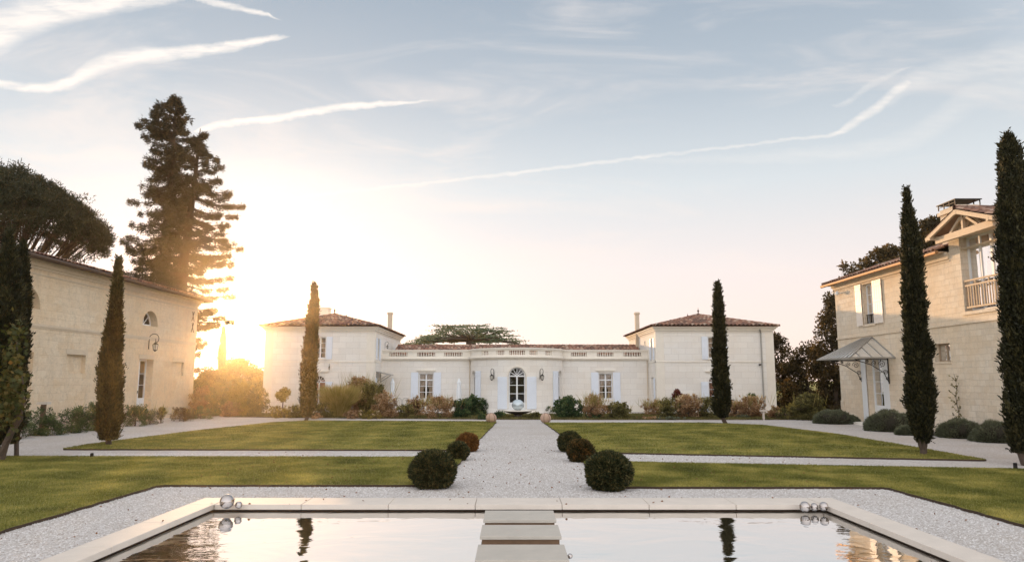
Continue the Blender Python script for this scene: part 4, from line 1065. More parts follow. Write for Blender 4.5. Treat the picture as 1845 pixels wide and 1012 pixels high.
    for k in range(1, 4):
        t = k / 4; s = Vector(A).lerp(Vector(B), t); e = Vector(E_).lerp(Vector(B), t * .0) if False else Vector(E_).lerp(Vector(B), t); g.bar(s, e, .04, .05)
    g.build('glazing_bar', M['zinc'], cn)
    for y in (32.0, 34.45):
        g = MB(); g.bar((X - .04, y, 1.85), (X - .04, y, 3.0), .04); g.bar((X - .04, y, 2.93), (X - 1.5, y, 2.93), .035)
        g.tube([(X - .04, y, 1.9), (X - .25, y, 2.35), (X - .8, y, 2.7), (X - 1.45, y, 2.9)], .018, 6)
        for (cx, cz, rr, sg) in ((.30, 2.72, .16, 1), (.66, 2.79, .11, -1), (.16, 2.36, .11, 1), (.95, 2.84, .07, 1), (.10, 2.1, .07, -1)):
            pts = [(X - cx - rr * (1 - i / 22) * math.cos(sg * i * .55), y, cz + rr * (1 - i / 22) * math.sin(sg * i * .55)) for i in range(20)]
            g.tube(pts, .014, 5)
        g.build('scroll_bracket', M['iron'], cn)
    b = MB(); b.bar((X - .02, 36.05, 6.38), (X - .22, 36.05, 6.38), .05); b.lathe((X - .24, 36.05, 6.28), [(.05, 0), (.09, .03), (.09, .14), (.04, .2)], 10); b.build('floodlight', M['white_paint'], root)
    b = MB(); b.bar((X - .02, 36.45, 6.40), (X - .3, 36.45, 6.45), .09, .07); b.build('floodlight', M['white_paint'], root)
    b = MB(); b.box(X - 1.0, X + .1, 32.4, 34.1, 0, .1); b.build('door_step', M['ashlar_trim'], root)
right_house()

# ------------------------------------------------------------------ trees
def silhouette(pts, Y):
    """(x_left, x_right, y) measured rows -> axis point and radius at this distance"""
    out = []
    for xl, xr, v in pts:
        a, c = gy(xl, v, Y), gy(xr, v, Y); out.append((a.z, (a.x + c.x) / 2, (c.x - a.x) / 2))
    return sorted(out)
def cypress(rows, base, mat='cypress', n=16000, L=.15, wd=.05, label='', group='tall slim cypresses', extra=None, trunk_top=.35, name='cypress', stems=1):
    B = gz(*base); Y = B.y
    prof = silhouette(rows, Y); zs = np.array([p[0] for p in prof]); xs = np.array([p[1] for p in prof]); rs = np.array([p[2] for p in prof])
    root = empty(name, (B.x, Y, 0), label, 'tree', group)
    t = MB(); z1 = zs[0] + (zs[-1] - zs[0]) * .9
    pts = [(B.x, Y, -.05)] + [(float(np.interp(z, zs, xs)), Y, float(z)) for z in np.linspace(max(zs[0], .15), z1, 7)]
    r0 = float(max(rs)) * .20
    t.tube(pts, [r0 * 1.15] + [r0 * (1 - i / 7.5) for i in range(7)], 8)
    if stems > 1:
        for k in range(stems):
            a = 2 * math.pi * k / stems + .4; t.tube([(B.x, Y, .05), (B.x + math.cos(a) * r0, Y + math.sin(a) * r0, .25), (B.x + math.cos(a) * rs[0] * .8, Y + math.sin(a) * rs[0] * .8, zs[0] + .35)], [r0 * .5, r0 * .4, r0 * .2], 6)
    t.build('trunk', M['bark'], root)
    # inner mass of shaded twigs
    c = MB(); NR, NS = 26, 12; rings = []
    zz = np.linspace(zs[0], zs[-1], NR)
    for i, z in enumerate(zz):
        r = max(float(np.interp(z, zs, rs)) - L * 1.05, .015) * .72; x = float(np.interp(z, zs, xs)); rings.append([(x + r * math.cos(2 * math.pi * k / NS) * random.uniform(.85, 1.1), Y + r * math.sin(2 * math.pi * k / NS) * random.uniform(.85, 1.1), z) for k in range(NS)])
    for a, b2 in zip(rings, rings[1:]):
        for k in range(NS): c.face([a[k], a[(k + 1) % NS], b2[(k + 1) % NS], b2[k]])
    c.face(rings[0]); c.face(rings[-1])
    # sprays: tufts pointing up and out
    nt = n // 14
    w = np.interp(np.linspace(zs[0], zs[-1], 400), zs, rs) + .02; cdf = np.cumsum(w) / w.sum()
    tz = np.interp(rng.random(nt), cdf, np.linspace(zs[0], zs[-1], 400)); ta = rng.random(nt) * 2 * math.pi
    ph = B.x * 3.7; lump = 1 + .12 * np.sin(ta * 3 + tz * 2.1 + ph) + .10 * np.sin(ta * 2 - tz * 4.7 + ph) + .09 * np.sin(tz * 11 + ta * 3 + ph) + .07 * np.sin(tz * 23 - ta * 5)
    lump = lump + (rng.random(nt) < .06) * rng.uniform(.05, .28, nt)
    tr = np.maximum(np.interp(tz, zs, rs) - L * 1.05, .02) * (.55 + .47 * rng.random(nt) ** .6) * lump
    tone = np.clip(.42 + .22 * np.sin(ta * 5 + tz * 3) + rng.normal(0, .27, nt), 0, 1)
    TC = np.column_stack([np.interp(tz, zs, xs) + tr * np.cos(ta), Y + tr * np.sin(ta), tz])
    TD = np.column_stack([np.cos(ta) * .45, np.sin(ta) * .45, np.full(nt, 1.0)])
    k = 14; C = np.repeat(TC, k, 0); A = np.repeat(TD, k, 0) + rng.normal(0, .42, (nt * k, 3)); C = C + rng.normal(0, L * .33, C.shape) * (1, 1, 1.5)
    lo = C[:, 2] < zs[0] - .02; C = C[~lo]; A = A[~lo]; tn = np.repeat(tone, k)[~lo]
    cr = leaves('crown', M[mat], C, A, L * rng.uniform(.5, 1.25, len(C)), wd, root, tone=tn)
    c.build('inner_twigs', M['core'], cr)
    if extra: extra(root)
    return root
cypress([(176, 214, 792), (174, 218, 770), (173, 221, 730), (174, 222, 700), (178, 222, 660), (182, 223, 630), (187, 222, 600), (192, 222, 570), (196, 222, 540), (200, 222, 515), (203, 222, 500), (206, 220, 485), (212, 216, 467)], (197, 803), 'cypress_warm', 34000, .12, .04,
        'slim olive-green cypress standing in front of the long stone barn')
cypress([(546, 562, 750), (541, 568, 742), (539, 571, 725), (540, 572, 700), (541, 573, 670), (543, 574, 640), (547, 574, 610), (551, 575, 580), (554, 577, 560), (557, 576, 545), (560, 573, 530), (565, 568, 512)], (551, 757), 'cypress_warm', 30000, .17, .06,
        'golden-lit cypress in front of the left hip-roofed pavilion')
cypress([(1293, 1311, 752), (1284, 1317, 742), (1283, 1319, 725), (1283, 1317, 700), (1282, 1314, 670), (1282, 1311, 640), (1283, 1310, 610), (1283, 1308, 580), (1284, 1306, 560), (1284, 1304, 540), (1288, 1300, 527), (1291, 1294, 513)], (1308, 763), 'cypress', 30000, .17, .06,
        'dark green cypress in front of the right hip-roofed pavilion')
cypress([(1652, 1676, 798), (1643, 1683, 780), (1636, 1687, 755), (1633, 1687, 730), (1631, 1685, 700), (1630, 1680, 660), (1629, 1680, 630), (1628, 1672, 600), (1626, 1671, 560), (1625, 1668, 520), (1623, 1664, 480), (1622, 1660, 440), (1622, 1655, 410), (1624, 1648, 385), (1628, 1640, 362), (1631, 1635, 344)], (1664, 820), 'cypress', 46000, .11, .04,
        'dark cypress with a bare branching foot in front of the dormered house', stems=6)
cypress([(1818, 1862, 815), (1814, 1872, 780), (1808, 1876, 740), (1812, 1878, 700), (1808, 1876, 640), (1803, 1872, 580), (1800, 1868, 520), (1799, 1862, 460), (1798, 1856, 400), (1797, 1850, 350), (1797, 1846, 300), (1799, 1838, 270), (1804, 1830, 255), (1810, 1820, 244)], (1850, 838), 'cypress', 50000, .11, .04,
        'tallest, nearly black cypress cut by the right edge of the picture')
def double_leader():
    cypress([(-52, 26, 800), (-50, 44, 760), (-44, 38, 720), (-40, 44, 680), (-36, 46, 640), (-30, 46, 600), (-24, 44, 560), (-16, 40, 520), (-8, 36, 480), (0, 30, 450), (6, 24, 430), (14, 18, 416)], (2, 828), 'cypress', 44000, .11, .04,
            'broad dark cypress cut by the left edge of the picture, half covered by a vine')
    cypress([(20, 40, 730), (18, 44, 700), (22, 49, 660), (20, 54, 620), (22, 56, 580), (24, 57, 540), (26, 56, 500), (30, 53, 470), (34, 48, 452), (40, 44, 440)], (30, 822), 'cypress', 22000, .11, .04,
            'thinner leaning cypress leader right against the broad one at the left edge')
double_leader()
def vine():
    Y = 18.0; root = empty('climbing_vine', (gy(6, 815, Y).x, Y, 0), 'vine with green and orange leaves on a slanting bare stem at the left edge', 'vine')
    t = MB(); P = [gy(u, v, Y) for u, v in ((2, 826), (10, 800), (22, 775), (34, 750), (42, 725), (40, 690), (34, 650), (28, 600))]
    t.tube(P, [.085, .08, .075, .065, .05, .035, .025, .015], 8); t.tube([gy(u, v, Y - .1) for u, v in ((0, 818), (12, 795), (30, 770), (40, 755), (38, 735))], [.04, .03, .025, .02, .012], 6)
    t.build('stem', M['bark'], root)
    C = []; 
    for (u, v, s, n) in ((30, 600, 14, 60), (22, 640, 20, 110), (28, 680, 16, 110), (18, 720, 20, 120), (14, 745, 18, 100), (30, 715, 12, 60), (10, 690, 16, 80)):
        for _ in range(n):
            p = gy(u + random.gauss(0, s * .6), v + random.gauss(0, 16), Y - .25 + random.gauss(0, .12)); C.append(p[:])
    C = np.array(C); leaves('vine_leaves', M['ivy'], C, rng.normal(size=C.shape) + (0, -.4, -.5), .13, .11, root)
vine()

def limb_tree(name, label, cat, base, trunk_pts, trunk_r, clumps, mat, leaf, wd, per, bark='bark', group=None, limbs=True, tri=False, flat=1.0):
    """clumps: list of (centre, radius); limbs run from the trunk to the clumps"""
    root = empty(name, base, label, cat, group); t = MB(); t.tube(trunk_pts, trunk_r, 9)
    TP = [Vector(p) for p in trunk_pts]
    if limbs:
        for (c, r) in clumps:
            c = Vector(c); d = [(c - p).length + (3 if p.z > c.z + .2 else 0) for p in TP]; i = min(range(len(d)), key=lambda k: d[k]); s = TP[i]
            mid = s.lerp(c, .5) + Vector((random.uniform(-.1, .1), random.uniform(-.1, .1), -.08)) * (c - s).length
            rr = max(trunk_r[i] * .32, .012); t.tube([s, mid, c], [rr, rr * .6, rr * .2], 5)
    t.build('trunk', M[bark], root)
    C, A, T = [], [], []
    for (c, r) in clumps:
        n = int(per * max(r, .05) ** 1.6) + 6; q = rng.normal(size=(n, 3)); q = unit(q) * (rng.random((n, 1)) ** .45) * r * (1, 1, flat)
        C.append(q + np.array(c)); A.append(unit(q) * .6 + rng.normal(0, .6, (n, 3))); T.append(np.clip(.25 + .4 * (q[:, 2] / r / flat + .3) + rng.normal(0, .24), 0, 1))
    C, A, T = map(np.concatenate, (C, A, T))
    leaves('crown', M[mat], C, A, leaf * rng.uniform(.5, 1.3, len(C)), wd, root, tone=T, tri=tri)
    return root

def sequoia(label, Y, topuv, axis, lft, rgt, seed, zmin=3.0, dens=1.0, droop=.22, step=.32, flat=.13):
    """axis: (u,v) trunk points; lft/rgt: crown edge (v -> u) rows"""
    rs_ = random.Random(seed)
    ax = sorted([(gy(u, v, Y).z, gy(u, v, Y).x) for u, v in axis]); za = [a[0] for a in ax]; xa = [a[1] for a in ax]
    Lz = sorted([(gy(u, v, Y).z, gy(u, v, Y).x) for v, u in lft]); Rz = sorted([(gy(u, v, Y).z, gy(u, v, Y).x) for v, u in rgt])
    fx = lambda z: float(np.interp(z, za, xa)); fl = lambda z: fx(z) - float(np.interp(z, [a[0] for a in Lz], [a[1] for a in Lz])); fr = lambda z: float(np.interp(z, [a[0] for a in Rz], [a[1] for a in Rz])) - fx(z)
    zt = za[-1]; root = empty('sequoia', (fx(0), Y, 0), label, 'tree', 'two giant conifers behind the barn')
    t = MB(); zz = np.linspace(0, zt, 14); t.tube([(fx(z), Y, z) for z in zz], [.62 * (1 - z / zt) ** .85 + .03 for z in zz], 10)
    C, A, T = [], [], []
    z = zmin
    while z < zt - .3:
        f = (z - zmin) / (zt - zmin); nb = (5 if step > .5 else 4) if f < .85 else 3
        for k in range(nb):
            a = rs_.uniform(0, 2 * math.pi); ca = math.cos(a)
            Lm = fr(z) if ca > 0 else fl(z); other = (fl(z) + fr(z)) / 2
            Ln = (Lm * abs(ca) + other * (1 - abs(ca))) * rs_.choice((.6, .88, 1.0, 1.08)) * rs_.uniform(.9, 1.06)
            Ln = max(Ln, .35); d = Vector((math.cos(a), math.sin(a), 0)); zb = z + rs_.uniform(-.12, .12)
            dz = -droop * Ln * rs_.uniform(.5, 1.3) if f < .8 else .25 * Ln
            P = [Vector((fx(zb), Y, zb)), Vector((fx(zb), Y, zb)) + d * Ln * .5 + Vector((0, 0, dz * .75)), Vector((fx(zb), Y, zb)) + d * Ln + Vector((0, 0, dz * .75 + Ln * .05))]
            t.tube(P, [.05 + .012 * Ln, .03 + .006 * Ln, .015], 5, cap=False)
            n = int(dens * (150 + 260 * Ln)); s = np.array([rs_.random() ** .75 for _ in range(n)]) * .88 + .14
            P0, P1, P2 = (np.array(p[:]) for p in P); s2 = s[:, None]
            B = np.where(s2 < .5, P0 + (P1 - P0) * s2 * 2, P1 + (P2 - P1) * (s2 - .5) * 2)
            wdt = .10 + .28 * np.sin(np.clip(s, 0, 1) * math.pi * .85) * min(1, Ln / 3)
            side = np.array([-d.y, d.x, 0]); off = rng.normal(0, 1, (n, 1)) * wdt[:, None] * side * .8 + np.column_stack([np.zeros(n), np.zeros(n), rng.normal(-.06, flat, n)]) 
            clump = (np.sin(s * Ln * 4.5 + k) > -.55)
            C.append((B + off)[clump]); A.append((np.array(d[:]) * .7 + off * .8 / (wdt[:, None] + .1) + rng.normal(0, .45, (n, 3)) + (0, 0, -.15))[clump]); T.append(np.full(clump.sum(), rs_.uniform(.2, .8)))
        z += step * (1.25 - .7 * f) * rs_.uniform(.75, 1.3)
    t.build('trunk', M['bark_dark'], root)
    C, A, T = map(np.concatenate, (C, A, T)); leaves('crown', M['conifer'], C, A, .25 * rng.uniform(.5, 1.3, len(C)), .06, root, tone=T)
sequoia('taller left sequoia with a pointed top rising behind the barn', 60, None, [(285, 600), (289, 520), (296, 460), (303, 380), (310, 300), (315, 220), (318, 172)],
        [(640, 240), (560, 236), (500, 232), (455, 224), (420, 226), (400, 240), (385, 248), (365, 236), (335, 240), (320, 258), (290, 262), (262, 262), (250, 248), (240, 252), (228, 266), (210, 270), (190, 295), (172, 315)],
        [(640, 350), (500, 345), (420, 342), (340, 338), (300, 334), (280, 338), (250, 336), (235, 332), (215, 338), (200, 332), (185, 325), (172, 319)], 3, zmin=5.0, dens=.85, step=.36, flat=.11)
sequoia('shorter right sequoia with long drooping tiers reaching toward the low sun', 58, None, [(320, 700), (322, 600), (326, 520), (335, 440), (345, 370), (354, 300), (361, 232)],
        [(700, 290), (600, 285), (500, 280), (400, 290), (330, 315), (290, 330), (260, 345), (232, 358)],
        [(690, 352), (660, 372), (640, 362), (620, 378), (600, 372), (585, 388), (575, 408), (560, 398), (535, 424), (515, 412), (500, 428), (480, 408), (465, 412), (450, 424), (430, 440), (418, 430), (400, 412), (390, 430), (370, 424), (355, 430), (335, 428), (325, 400), (300, 396), (280, 388), (262, 382), (245, 372), (232, 364)], 11, zmin=2.5, dens=.85, step=.50, flat=.09, droop=.16)

def stone_pine():
    Y = 50; cx = gy(-40, 400, Y).x; zc = gy(20, 400, Y).z; root = empty('stone_pine', (gy(-10, 685, Y).x, Y, 0), 'umbrella-shaped stone pine spreading over the barn roof at the left edge', 'tree')
    bx = gy(-10, 600, Y).x; t = MB(); fork = gy(0, 520, Y).z
    t.tube([(bx, Y, 0), (bx + .3, Y, fork * .6), (bx + .2, Y, fork)], [.55, .45, .38], 10)
    xl, xr = gy(-270, 400, Y).x, gy(186, 400, Y).x; ztop = gy(-40, 286, Y).z; zb = gy(0, 425, Y).z; xm = (xl + xr) / 2; hw = (xr - xl) / 2
    edge = [(-270, 400), (-200, 330), (-100, 295), (0, 292), (40, 300), (80, 318), (120, 345), (150, 365), (172, 385), (188, 415), (186, 430), (170, 452)]
    ex = [gy(u, v, Y).x for u, v in edge[:-2]]; ez = [gy(u, v, Y).z for u, v in edge[:-2]]
    C, A, T = [], [], []
    for i in range(2200):
        a = rng.random() * 2 * math.pi; rr = math.sqrt(rng.random()); x = xm + hw * rr * math.cos(a) * .97; y = Y + hw * .8 * rr * math.sin(a)
        xe = xm + hw * rr * (1 if x > xm else -1)      # radial position read on the outline
        zt = float(np.interp(xe, ex, ez)); low = zb + (.2 + 1.6 * (1 - rr)) - 1.9 * max(0, rr - .72) / .28
        z = low + (zt - low) * (rng.random() ** .38) - .25
        r = rng.uniform(.28, .62); n = 62; z += rng.normal(0, .22); q = unit(rng.normal(size=(n, 3))) * (rng.random((n, 1)) ** .5) * r * (1, 1, .7)
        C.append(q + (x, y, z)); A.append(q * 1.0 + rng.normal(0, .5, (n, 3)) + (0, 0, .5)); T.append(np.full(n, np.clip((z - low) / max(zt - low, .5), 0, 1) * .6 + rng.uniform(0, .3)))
        if i % 20 == 0:
            s = Vector((bx + .2, Y, fork)); e = Vector((x, y, z)); m = s.lerp(e, .55) + Vector((0, 0, -.08 * (e - s).length)); t.tube([s, m, e], [.13, .07, .02], 5)
            for _ in range(2): e2 = e + Vector((random.uniform(-1, 1), random.uniform(-1, 1), random.uniform(0, .7))); t.tube([m, m.lerp(e2, .6), e2], [.06, .04, .012], 4)
    t.build('trunk', M['bark_dark'], root); C, A, T = map(np.concatenate, (C, A, T))
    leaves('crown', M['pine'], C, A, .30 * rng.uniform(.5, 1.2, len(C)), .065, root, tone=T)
stone_pine()

def cedar():
    Y = 62; root = empty('flat_cedar', (gy(850, 685, Y).x, Y, 0), 'wide flat-topped cedar spreading above the balustraded centre roof', 'tree')
    bx = gy(850, 620, Y).x; t = MB(); zf = gy(850, 612, Y).z
    t.tube([(bx, Y, 0), (bx, Y, zf - 1.2), (bx - .1, Y, zf)], [.6, .5, .42], 9)
    C, A, T = [], [], []
    plates = [(842, 593, 60, 0), (800, 598, 40, 1), (880, 597, 32, -1), (815, 590, 34, -1.5), (850, 588, 30, 1.5), (775, 606, 34, .5), (905, 605, 30, 0), (765, 613, 24, -1), (925, 612, 22, 1), (820, 605, 28, 2), (870, 604, 24, 2), (790, 611, 28, -2.5), (935, 616, 14, 0), (752, 617, 14, 0), (885, 611, 26, -2), (842, 600, 50, -3), (830, 598, 50, 3.5), (905, 593, 16, 0), (870, 590, 22, -1)]
    for (u, v, hwp, dy) in plates:
        p = gy(u, v, Y); hw = hwp * Y / F_PX; y = Y + dy * .9
        t.tube([(bx - .1, Y, zf), (bx + (p.x - bx) * .5, Y + dy * .4, zf + (p.z - zf) * .35), (p.x, y, p.z - .12)], [.2, .13, .05], 5)
        for s in range(int(hw * 4.5)):
            a = random.uniform(0, 6.28); rr = math.sqrt(random.random()); x = p.x + hw * rr * math.cos(a); yy = y + hw * .7 * rr * math.sin(a); z = p.z - (rr ** 2) * .40 - abs(x - bx) * .02 + random.gauss(0, .14)
            n = 70; q = rng.normal(size=(n, 3)) * (.40, .34, .05); C.append(q + (x, yy, z)); dr = np.array([x - bx, (yy - Y) * .5, 0]); dr = dr / (np.linalg.norm(dr) + .1)
            A.append(dr + rng.normal(0, .45, (n, 3)) * (1, 1, .35) + (0, 0, .12)); T.append(np.full(n, random.uniform(.2, .8)))
    t.build('trunk', M['bark'], root); C, A, T = map(np.concatenate, (C, A, T))
    leaves('crown', M['cedar'], C, A, .24 * rng.uniform(.5, 1.2, len(C)), .08, root, tone=T)
cedar()

def clump_outline(rows, Y, n, r0, r1, depth=.7, seed=1):
    """fill the measured outline (xl,xr,v rows) with clump centres, rounded in depth"""
    s = random.Random(seed); out = []; vs = [r[2] for r in rows]; A = sorted(rows, key=lambda r: r[2])
    for _ in range(n):
        v = s.uniform(min(vs), max(vs)); xl = np.interp(v, [a[2] for a in A], [a[0] for a in A]); xr = np.interp(v, [a[2] for a in A], [a[1] for a in A])
        f = s.uniform(-1, 1); u = (xl + xr) / 2 + f * (xr - xl) / 2; hw = (xr - xl) / 2 * Y / F_PX
        dy = s.uniform(-1, 1) * hw * depth * math.sqrt(max(.05, 1 - f * f)); p = gy(float(u), v, Y); out.append(((p.x, Y + dy, max(p.z, .15)), s.uniform(r0, r1)))
    return out
def outline_tree(name, label, rows, Y, base_u, n, r0, r1, mat, leaf, wd, per, group=None, bark='bark', seed=1, tr=.16, cat='tree', depth=.7):
    b = gy(base_u, 700, Y); cl = clump_outline(rows, Y, n, r0, r1, depth, seed); vt = min(r[2] for r in rows); top = gy(base_u, vt, Y).z
    m = (rows[0][0] + rows[0][1]) / 2
    TP = [(b.x, Y, -.05), (b.x + .05, Y, top * .3), (b.x - .05, Y, top * .55), (b.x + .02, Y, top * .8)]
    return limb_tree(name, label, cat, (b.x, Y, 0), TP, [tr, tr * .8, tr * .55, tr * .2], cl, mat, leaf, wd, per, bark, group)
GR = 'trees beyond the right pavilion'
outline_tree('leafy_tree', 'brown-leaved tree touching the right pavilion corner, sky showing through it', [(1388, 1402, 606), (1384, 1418, 630), (1380, 1438, 650), (1378, 1448, 680), (1380, 1448, 710), (1384, 1440, 745)], 52, 1412, 62, .28, .6, 'broad', .17, .12, 420, GR, seed=2)
outline_tree('leafy_tree', 'lower rounded tree between the right pavilion and the glass canopy', [(1436, 1456, 628), (1425, 1476, 645), (1418, 1492, 670), (1416, 1500, 700), (1420, 1500, 748)], 50, 1455, 62, .28, .6, 'broad', .17, .12, 420, GR, seed=3)
outline_tree('leafy_tree', 'tall dark tree rising against the corner of the dormered house', [(1498, 1512, 535), (1490, 1520, 560), (1478, 1528, 590), (1470, 1530, 620), (1462, 1530, 660), (1470, 1530, 700), (1475, 1530, 740)], 47, 1505, 120, .28, .6, 'broad', .17, .11, 460, GR, seed=4)
GR2 = 'tree tops showing over the roof of the right-hand house'
outline_tree('leafy_tree', 'dark treetop showing behind the roof between cypress and chimney', [(1662, 1690, 402), (1655, 1702, 420), (1650, 1705, 445), (1650, 1700, 480)], 46, 1675, 60, .28, .6, 'broad', .24, .15, 300, GR2, seed=6, tr=.2)
outline_tree('leafy_tree', 'sparse treetop peeking over the roof left of the front cypress', [(1595, 1618, 448), (1560, 1632, 465), (1535, 1640, 485), (1535, 1645, 520)], 47, 1600, 60, .22, .5, 'broad', .22, .14, 260, GR2, seed=7, tr=.2)
outline_tree('leafy_tree', 'thin twiggy treetop above the far corner of the house roof', [(1516, 1528, 478), (1510, 1545, 495), (1508, 1555, 520), (1508, 1555, 560)], 48, 1530, 22, .16, .34, 'broad', .2, .12, 200, GR2, seed=8, tr=.12)
# the glowing thicket between barn and left pavilion
GR3 = 'trees in the sunlit gap left of the pavilion'
cypress([(394, 408, 700), (391, 409, 670), (392, 409, 640), (395, 409, 615), (399, 407, 600), (402, 404, 590)], (400, 718), 'cypress_warm', 9000, .25, .09, 'small far cypress in the sunlit gap between barn and pavilion', GR3)
outline_tree('leafy_tree', 'rounded golden-hazed tree beside the far cypress, left of the pavilion', [(418, 448, 656), (405, 462, 666), (398, 474, 684), (395, 478, 705), (400, 478, 730)], 66, 436, 110, .4, .8, 'olive', .2, .14, 330, GR3, seed=9)
outline_tree('leafy_tree', 'low hazy tree right behind the barn corner', [(372, 392, 668), (360, 402, 680), (345, 408, 700), (340, 408, 730)], 62, 375, 80, .35, .7, 'olive', .2, .14, 330, GR3, seed=10)
outline_tree('leafy_tree', 'dark treetop showing behind the left pavilion edge, low down', [(455, 470, 690), (445, 476, 705), (440, 478, 735)], 56, 462, 50, .3, .5, 'olive', .18, .13, 330, GR3, seed=12)

# ------------------------------------------------------------------ shrubs and grasses
CNT = [0]
def shrub(u, v, wpx, hpx, mat, label, name='shrub', leaf=.075, wd=.05, per=1500, group='shrubs in the bed before the main house', stalks=0, stem=False, cat='shrub', n=None, low=.0, plumes=0):
    B = gz(u, v); Y = B.y; hw = wpx * Y / F_PX / 2; H = gy(u, v - hpx, Y).z; s = random.Random(int(u * 7 + v)); k = n or max(10, int(14 + hw * H * 20))
    cl = []
    r0 = min(hw, H / 2) * .40
    for _ in range(k):
        a = s.uniform(0, 6.28); rr = math.sqrt(s.random()) * .78; t = s.random(); zz = low + (H - low) * t
        sp = math.sqrt(max(.06, 1 - (2 * max(t, .35) - 1) ** 2 * .9)) if not stem else math.sqrt(max(.1, 1 - (2 * t - 1) ** 2))
        cl.append(((B.x + hw * rr * sp * math.cos(a), Y + .35 + hw * .7 * rr * sp * math.sin(a), max(zz - r0 * .4, .06)), r0 * s.uniform(.7, 1.25)))
    for _ in range(0 if name == 'lavender_mound' else k):
        a = s.uniform(0, 6.28); t = s.uniform(.25, 1.0); sp = math.sqrt(max(.1, 1 - (2 * max(t, .35) - 1) ** 2 * .85)) * s.uniform(.85, 1.12)
        cl.append(((B.x + hw * sp * math.cos(a), Y + .35 + hw * .7 * sp * math.sin(a), max(H * t * s.uniform(.95, 1.1), .06)), r0 * s.uniform(.22, .5)))
    yb = Y + .35
    TP = [(B.x, yb, -.02), (B.x, yb, H * .25), (B.x, yb, H * .5)]
    r = limb_tree(name, label, cat, (B.x, yb, 0), TP, [.03, .025, .015], cl, mat, leaf, wd, per, 'bark', group)
    if mat in ('dry', 'olive', 'gold') and name == 'shrub' and hpx > 20: stalks = int(stalks * 1.6) + 40
    if stalks:
        m = stalks; C = np.column_stack([B.x + rng.normal(0, hw * .55, m), yb + rng.normal(0, hw * .35, m), np.full(m, H * .5)]); A = np.column_stack([rng.normal(0, .38, m), rng.normal(0, .3, m), np.ones(m)])
        leaves('flower_stalks', M['straw'], C, A, H * rng.uniform(.4, .85, m), .022, r)
    if plumes:
        m = plumes; C = np.column_stack([B.x + rng.uniform(-hw, hw, m) * .85, yb - rng.random(m) * .25, H * rng.uniform(.35, 1.0, m)]); A = np.column_stack([rng.normal(0, .6, m), rng.normal(-.2, .3, m), rng.uniform(.3, 1, m)])
        leaves('plumes', M['plume'], C, A, rng.uniform(.14, .26, m), .085, r)
    return r
def grass_clump(u, v, wpx, hpx, label, mat='straw', n=1500, group='ornamental grasses in the bed before the main house', plumes=0, name='ornamental_grass'):
    B = gz(u, v); Y = B.y + .3; hw = wpx * Y / F_PX / 2; H = gy(u, v - hpx, B.y).z; root = empty(name, (B.x, Y, 0), label, 'grass', group)
    a = rng.random(n) * 6.28; rr = rng.random(n) ** .7; base = np.column_stack([B.x + .25 * hw * rr * np.cos(a), Y + .25 * hw * rr * np.sin(a), np.zeros(n)])
    D = np.column_stack([np.cos(a) * rr * hw * .95, np.sin(a) * rr * hw * .8, H * rng.uniform(.55, 1.0, n)]); mid = base + D * (.45, .45, .62); tone = rng.random(n)
    L1 = np.linalg.norm(mid - base, axis=1); leaves('blades', M[mat], base, mid - base, L1 * 1.1, .022, root, tone=tone)
    e = D - (mid - base); o = leaves('blade_tips', M[mat], mid, e + rng.normal(0, .08, e.shape), np.linalg.norm(e, axis=1) * 1.1, .018, root, tone=tone + .2)
    if plumes:
        k = rng.choice(n, plumes); tip = base[k] + D[k]; leaves('plumes', M['plume'], tip - (0, 0, .1), D[k] * (1, 1, 1.3) + rng.normal(0, .1, (plumes, 3)), .22 * rng.uniform(.6, 1.2, plumes), .05, root)
    return root
S = shrub
S(498, 753, 52, 20, 'gold', 'low yellow-green shrub at the left foot of the left pavilion')
S(532, 753, 40, 24, 'olive', 'low olive shrub just left of the golden-lit cypress', stalks=60)
S(580, 753, 34, 28, 'olive', 'small olive shrub just right of the golden-lit cypress', stalks=30)
S(562, 755, 30, 10, 'dry', 'tiny rust-coloured shrub at the foot of the golden-lit cypress')
grass_clump(608, 752, 70, 60, 'big fountain of green-gold ornamental grass by the left pavilion', 'straw', 3800, plumes=60)
S(643, 749, 50, 66, 'dry', 'tall dry brown shrub right of the big green-gold grass', stalks=120, plumes=30)
S(668, 750, 50, 58, 'olive', 'dense dark shrub under the right corner of the left pavilion', stalks=50)
S(690, 753, 42, 46, 'dry', 'reddish dry shrub at the pavilion corner beside the white parasol', plumes=25)
S(630, 755, 26, 14, 'dry', 'low rusty shrub at the bed edge below the tall brown one')
S(665, 755, 42, 15, 'gold', 'low pale-flowered shrub at the bed edge left of centre', plumes=14)
S(706, 754, 20, 14, 'dry', 'tiny rusty shrub at the bed edge below the first white parasol')
S(731, 754, 40, 24, 'olive', 'low olive shrub in front of the iron garden chair')
S(748, 750, 34, 34, 'dry', 'upright dry shrub below the left shutter of the left ground-floor window')
S(788, 754, 60, 38, 'dry', 'wide dry brown shrub below the left ground-floor window', stalks=90, plumes=20)
S(833, 754, 36, 34, 'green', 'dark green shrub below the second white parasol', leaf=.10, wd=.08)
S(853, 750, 28, 36, 'green', 'dark green shrub with upright tips near the left side of the bow', leaf=.12, wd=.07)
S(873, 745, 30, 26, 'green', 'dark shrub under the left lantern of the bow', leaf=.10, wd=.07)
S(905, 744, 22, 24, 'green', 'dark green shrub left of the central door', leaf=.10, wd=.08)
S(869, 756, 16, 8, 'green', 'small dark tuft just left of the left stone ball')
S(900, 755, 22, 14, 'green', 'low dark shrub just right of the left stone ball')
S(956, 744, 20, 16, 'gold', 'spiky yellow-green plant right of the central door', leaf=.2, wd=.05, per=500)
S(985, 745, 34, 14, 'green', 'low dark hedge-like shrub under the right lantern', stalks=50)
S(963, 755, 20, 12, 'olive', 'small olive tuft just left of the right stone ball')
S(1026, 754, 50, 36, 'green', 'largest dark green shrub, right of the path under the bow', leaf=.11, wd=.09)
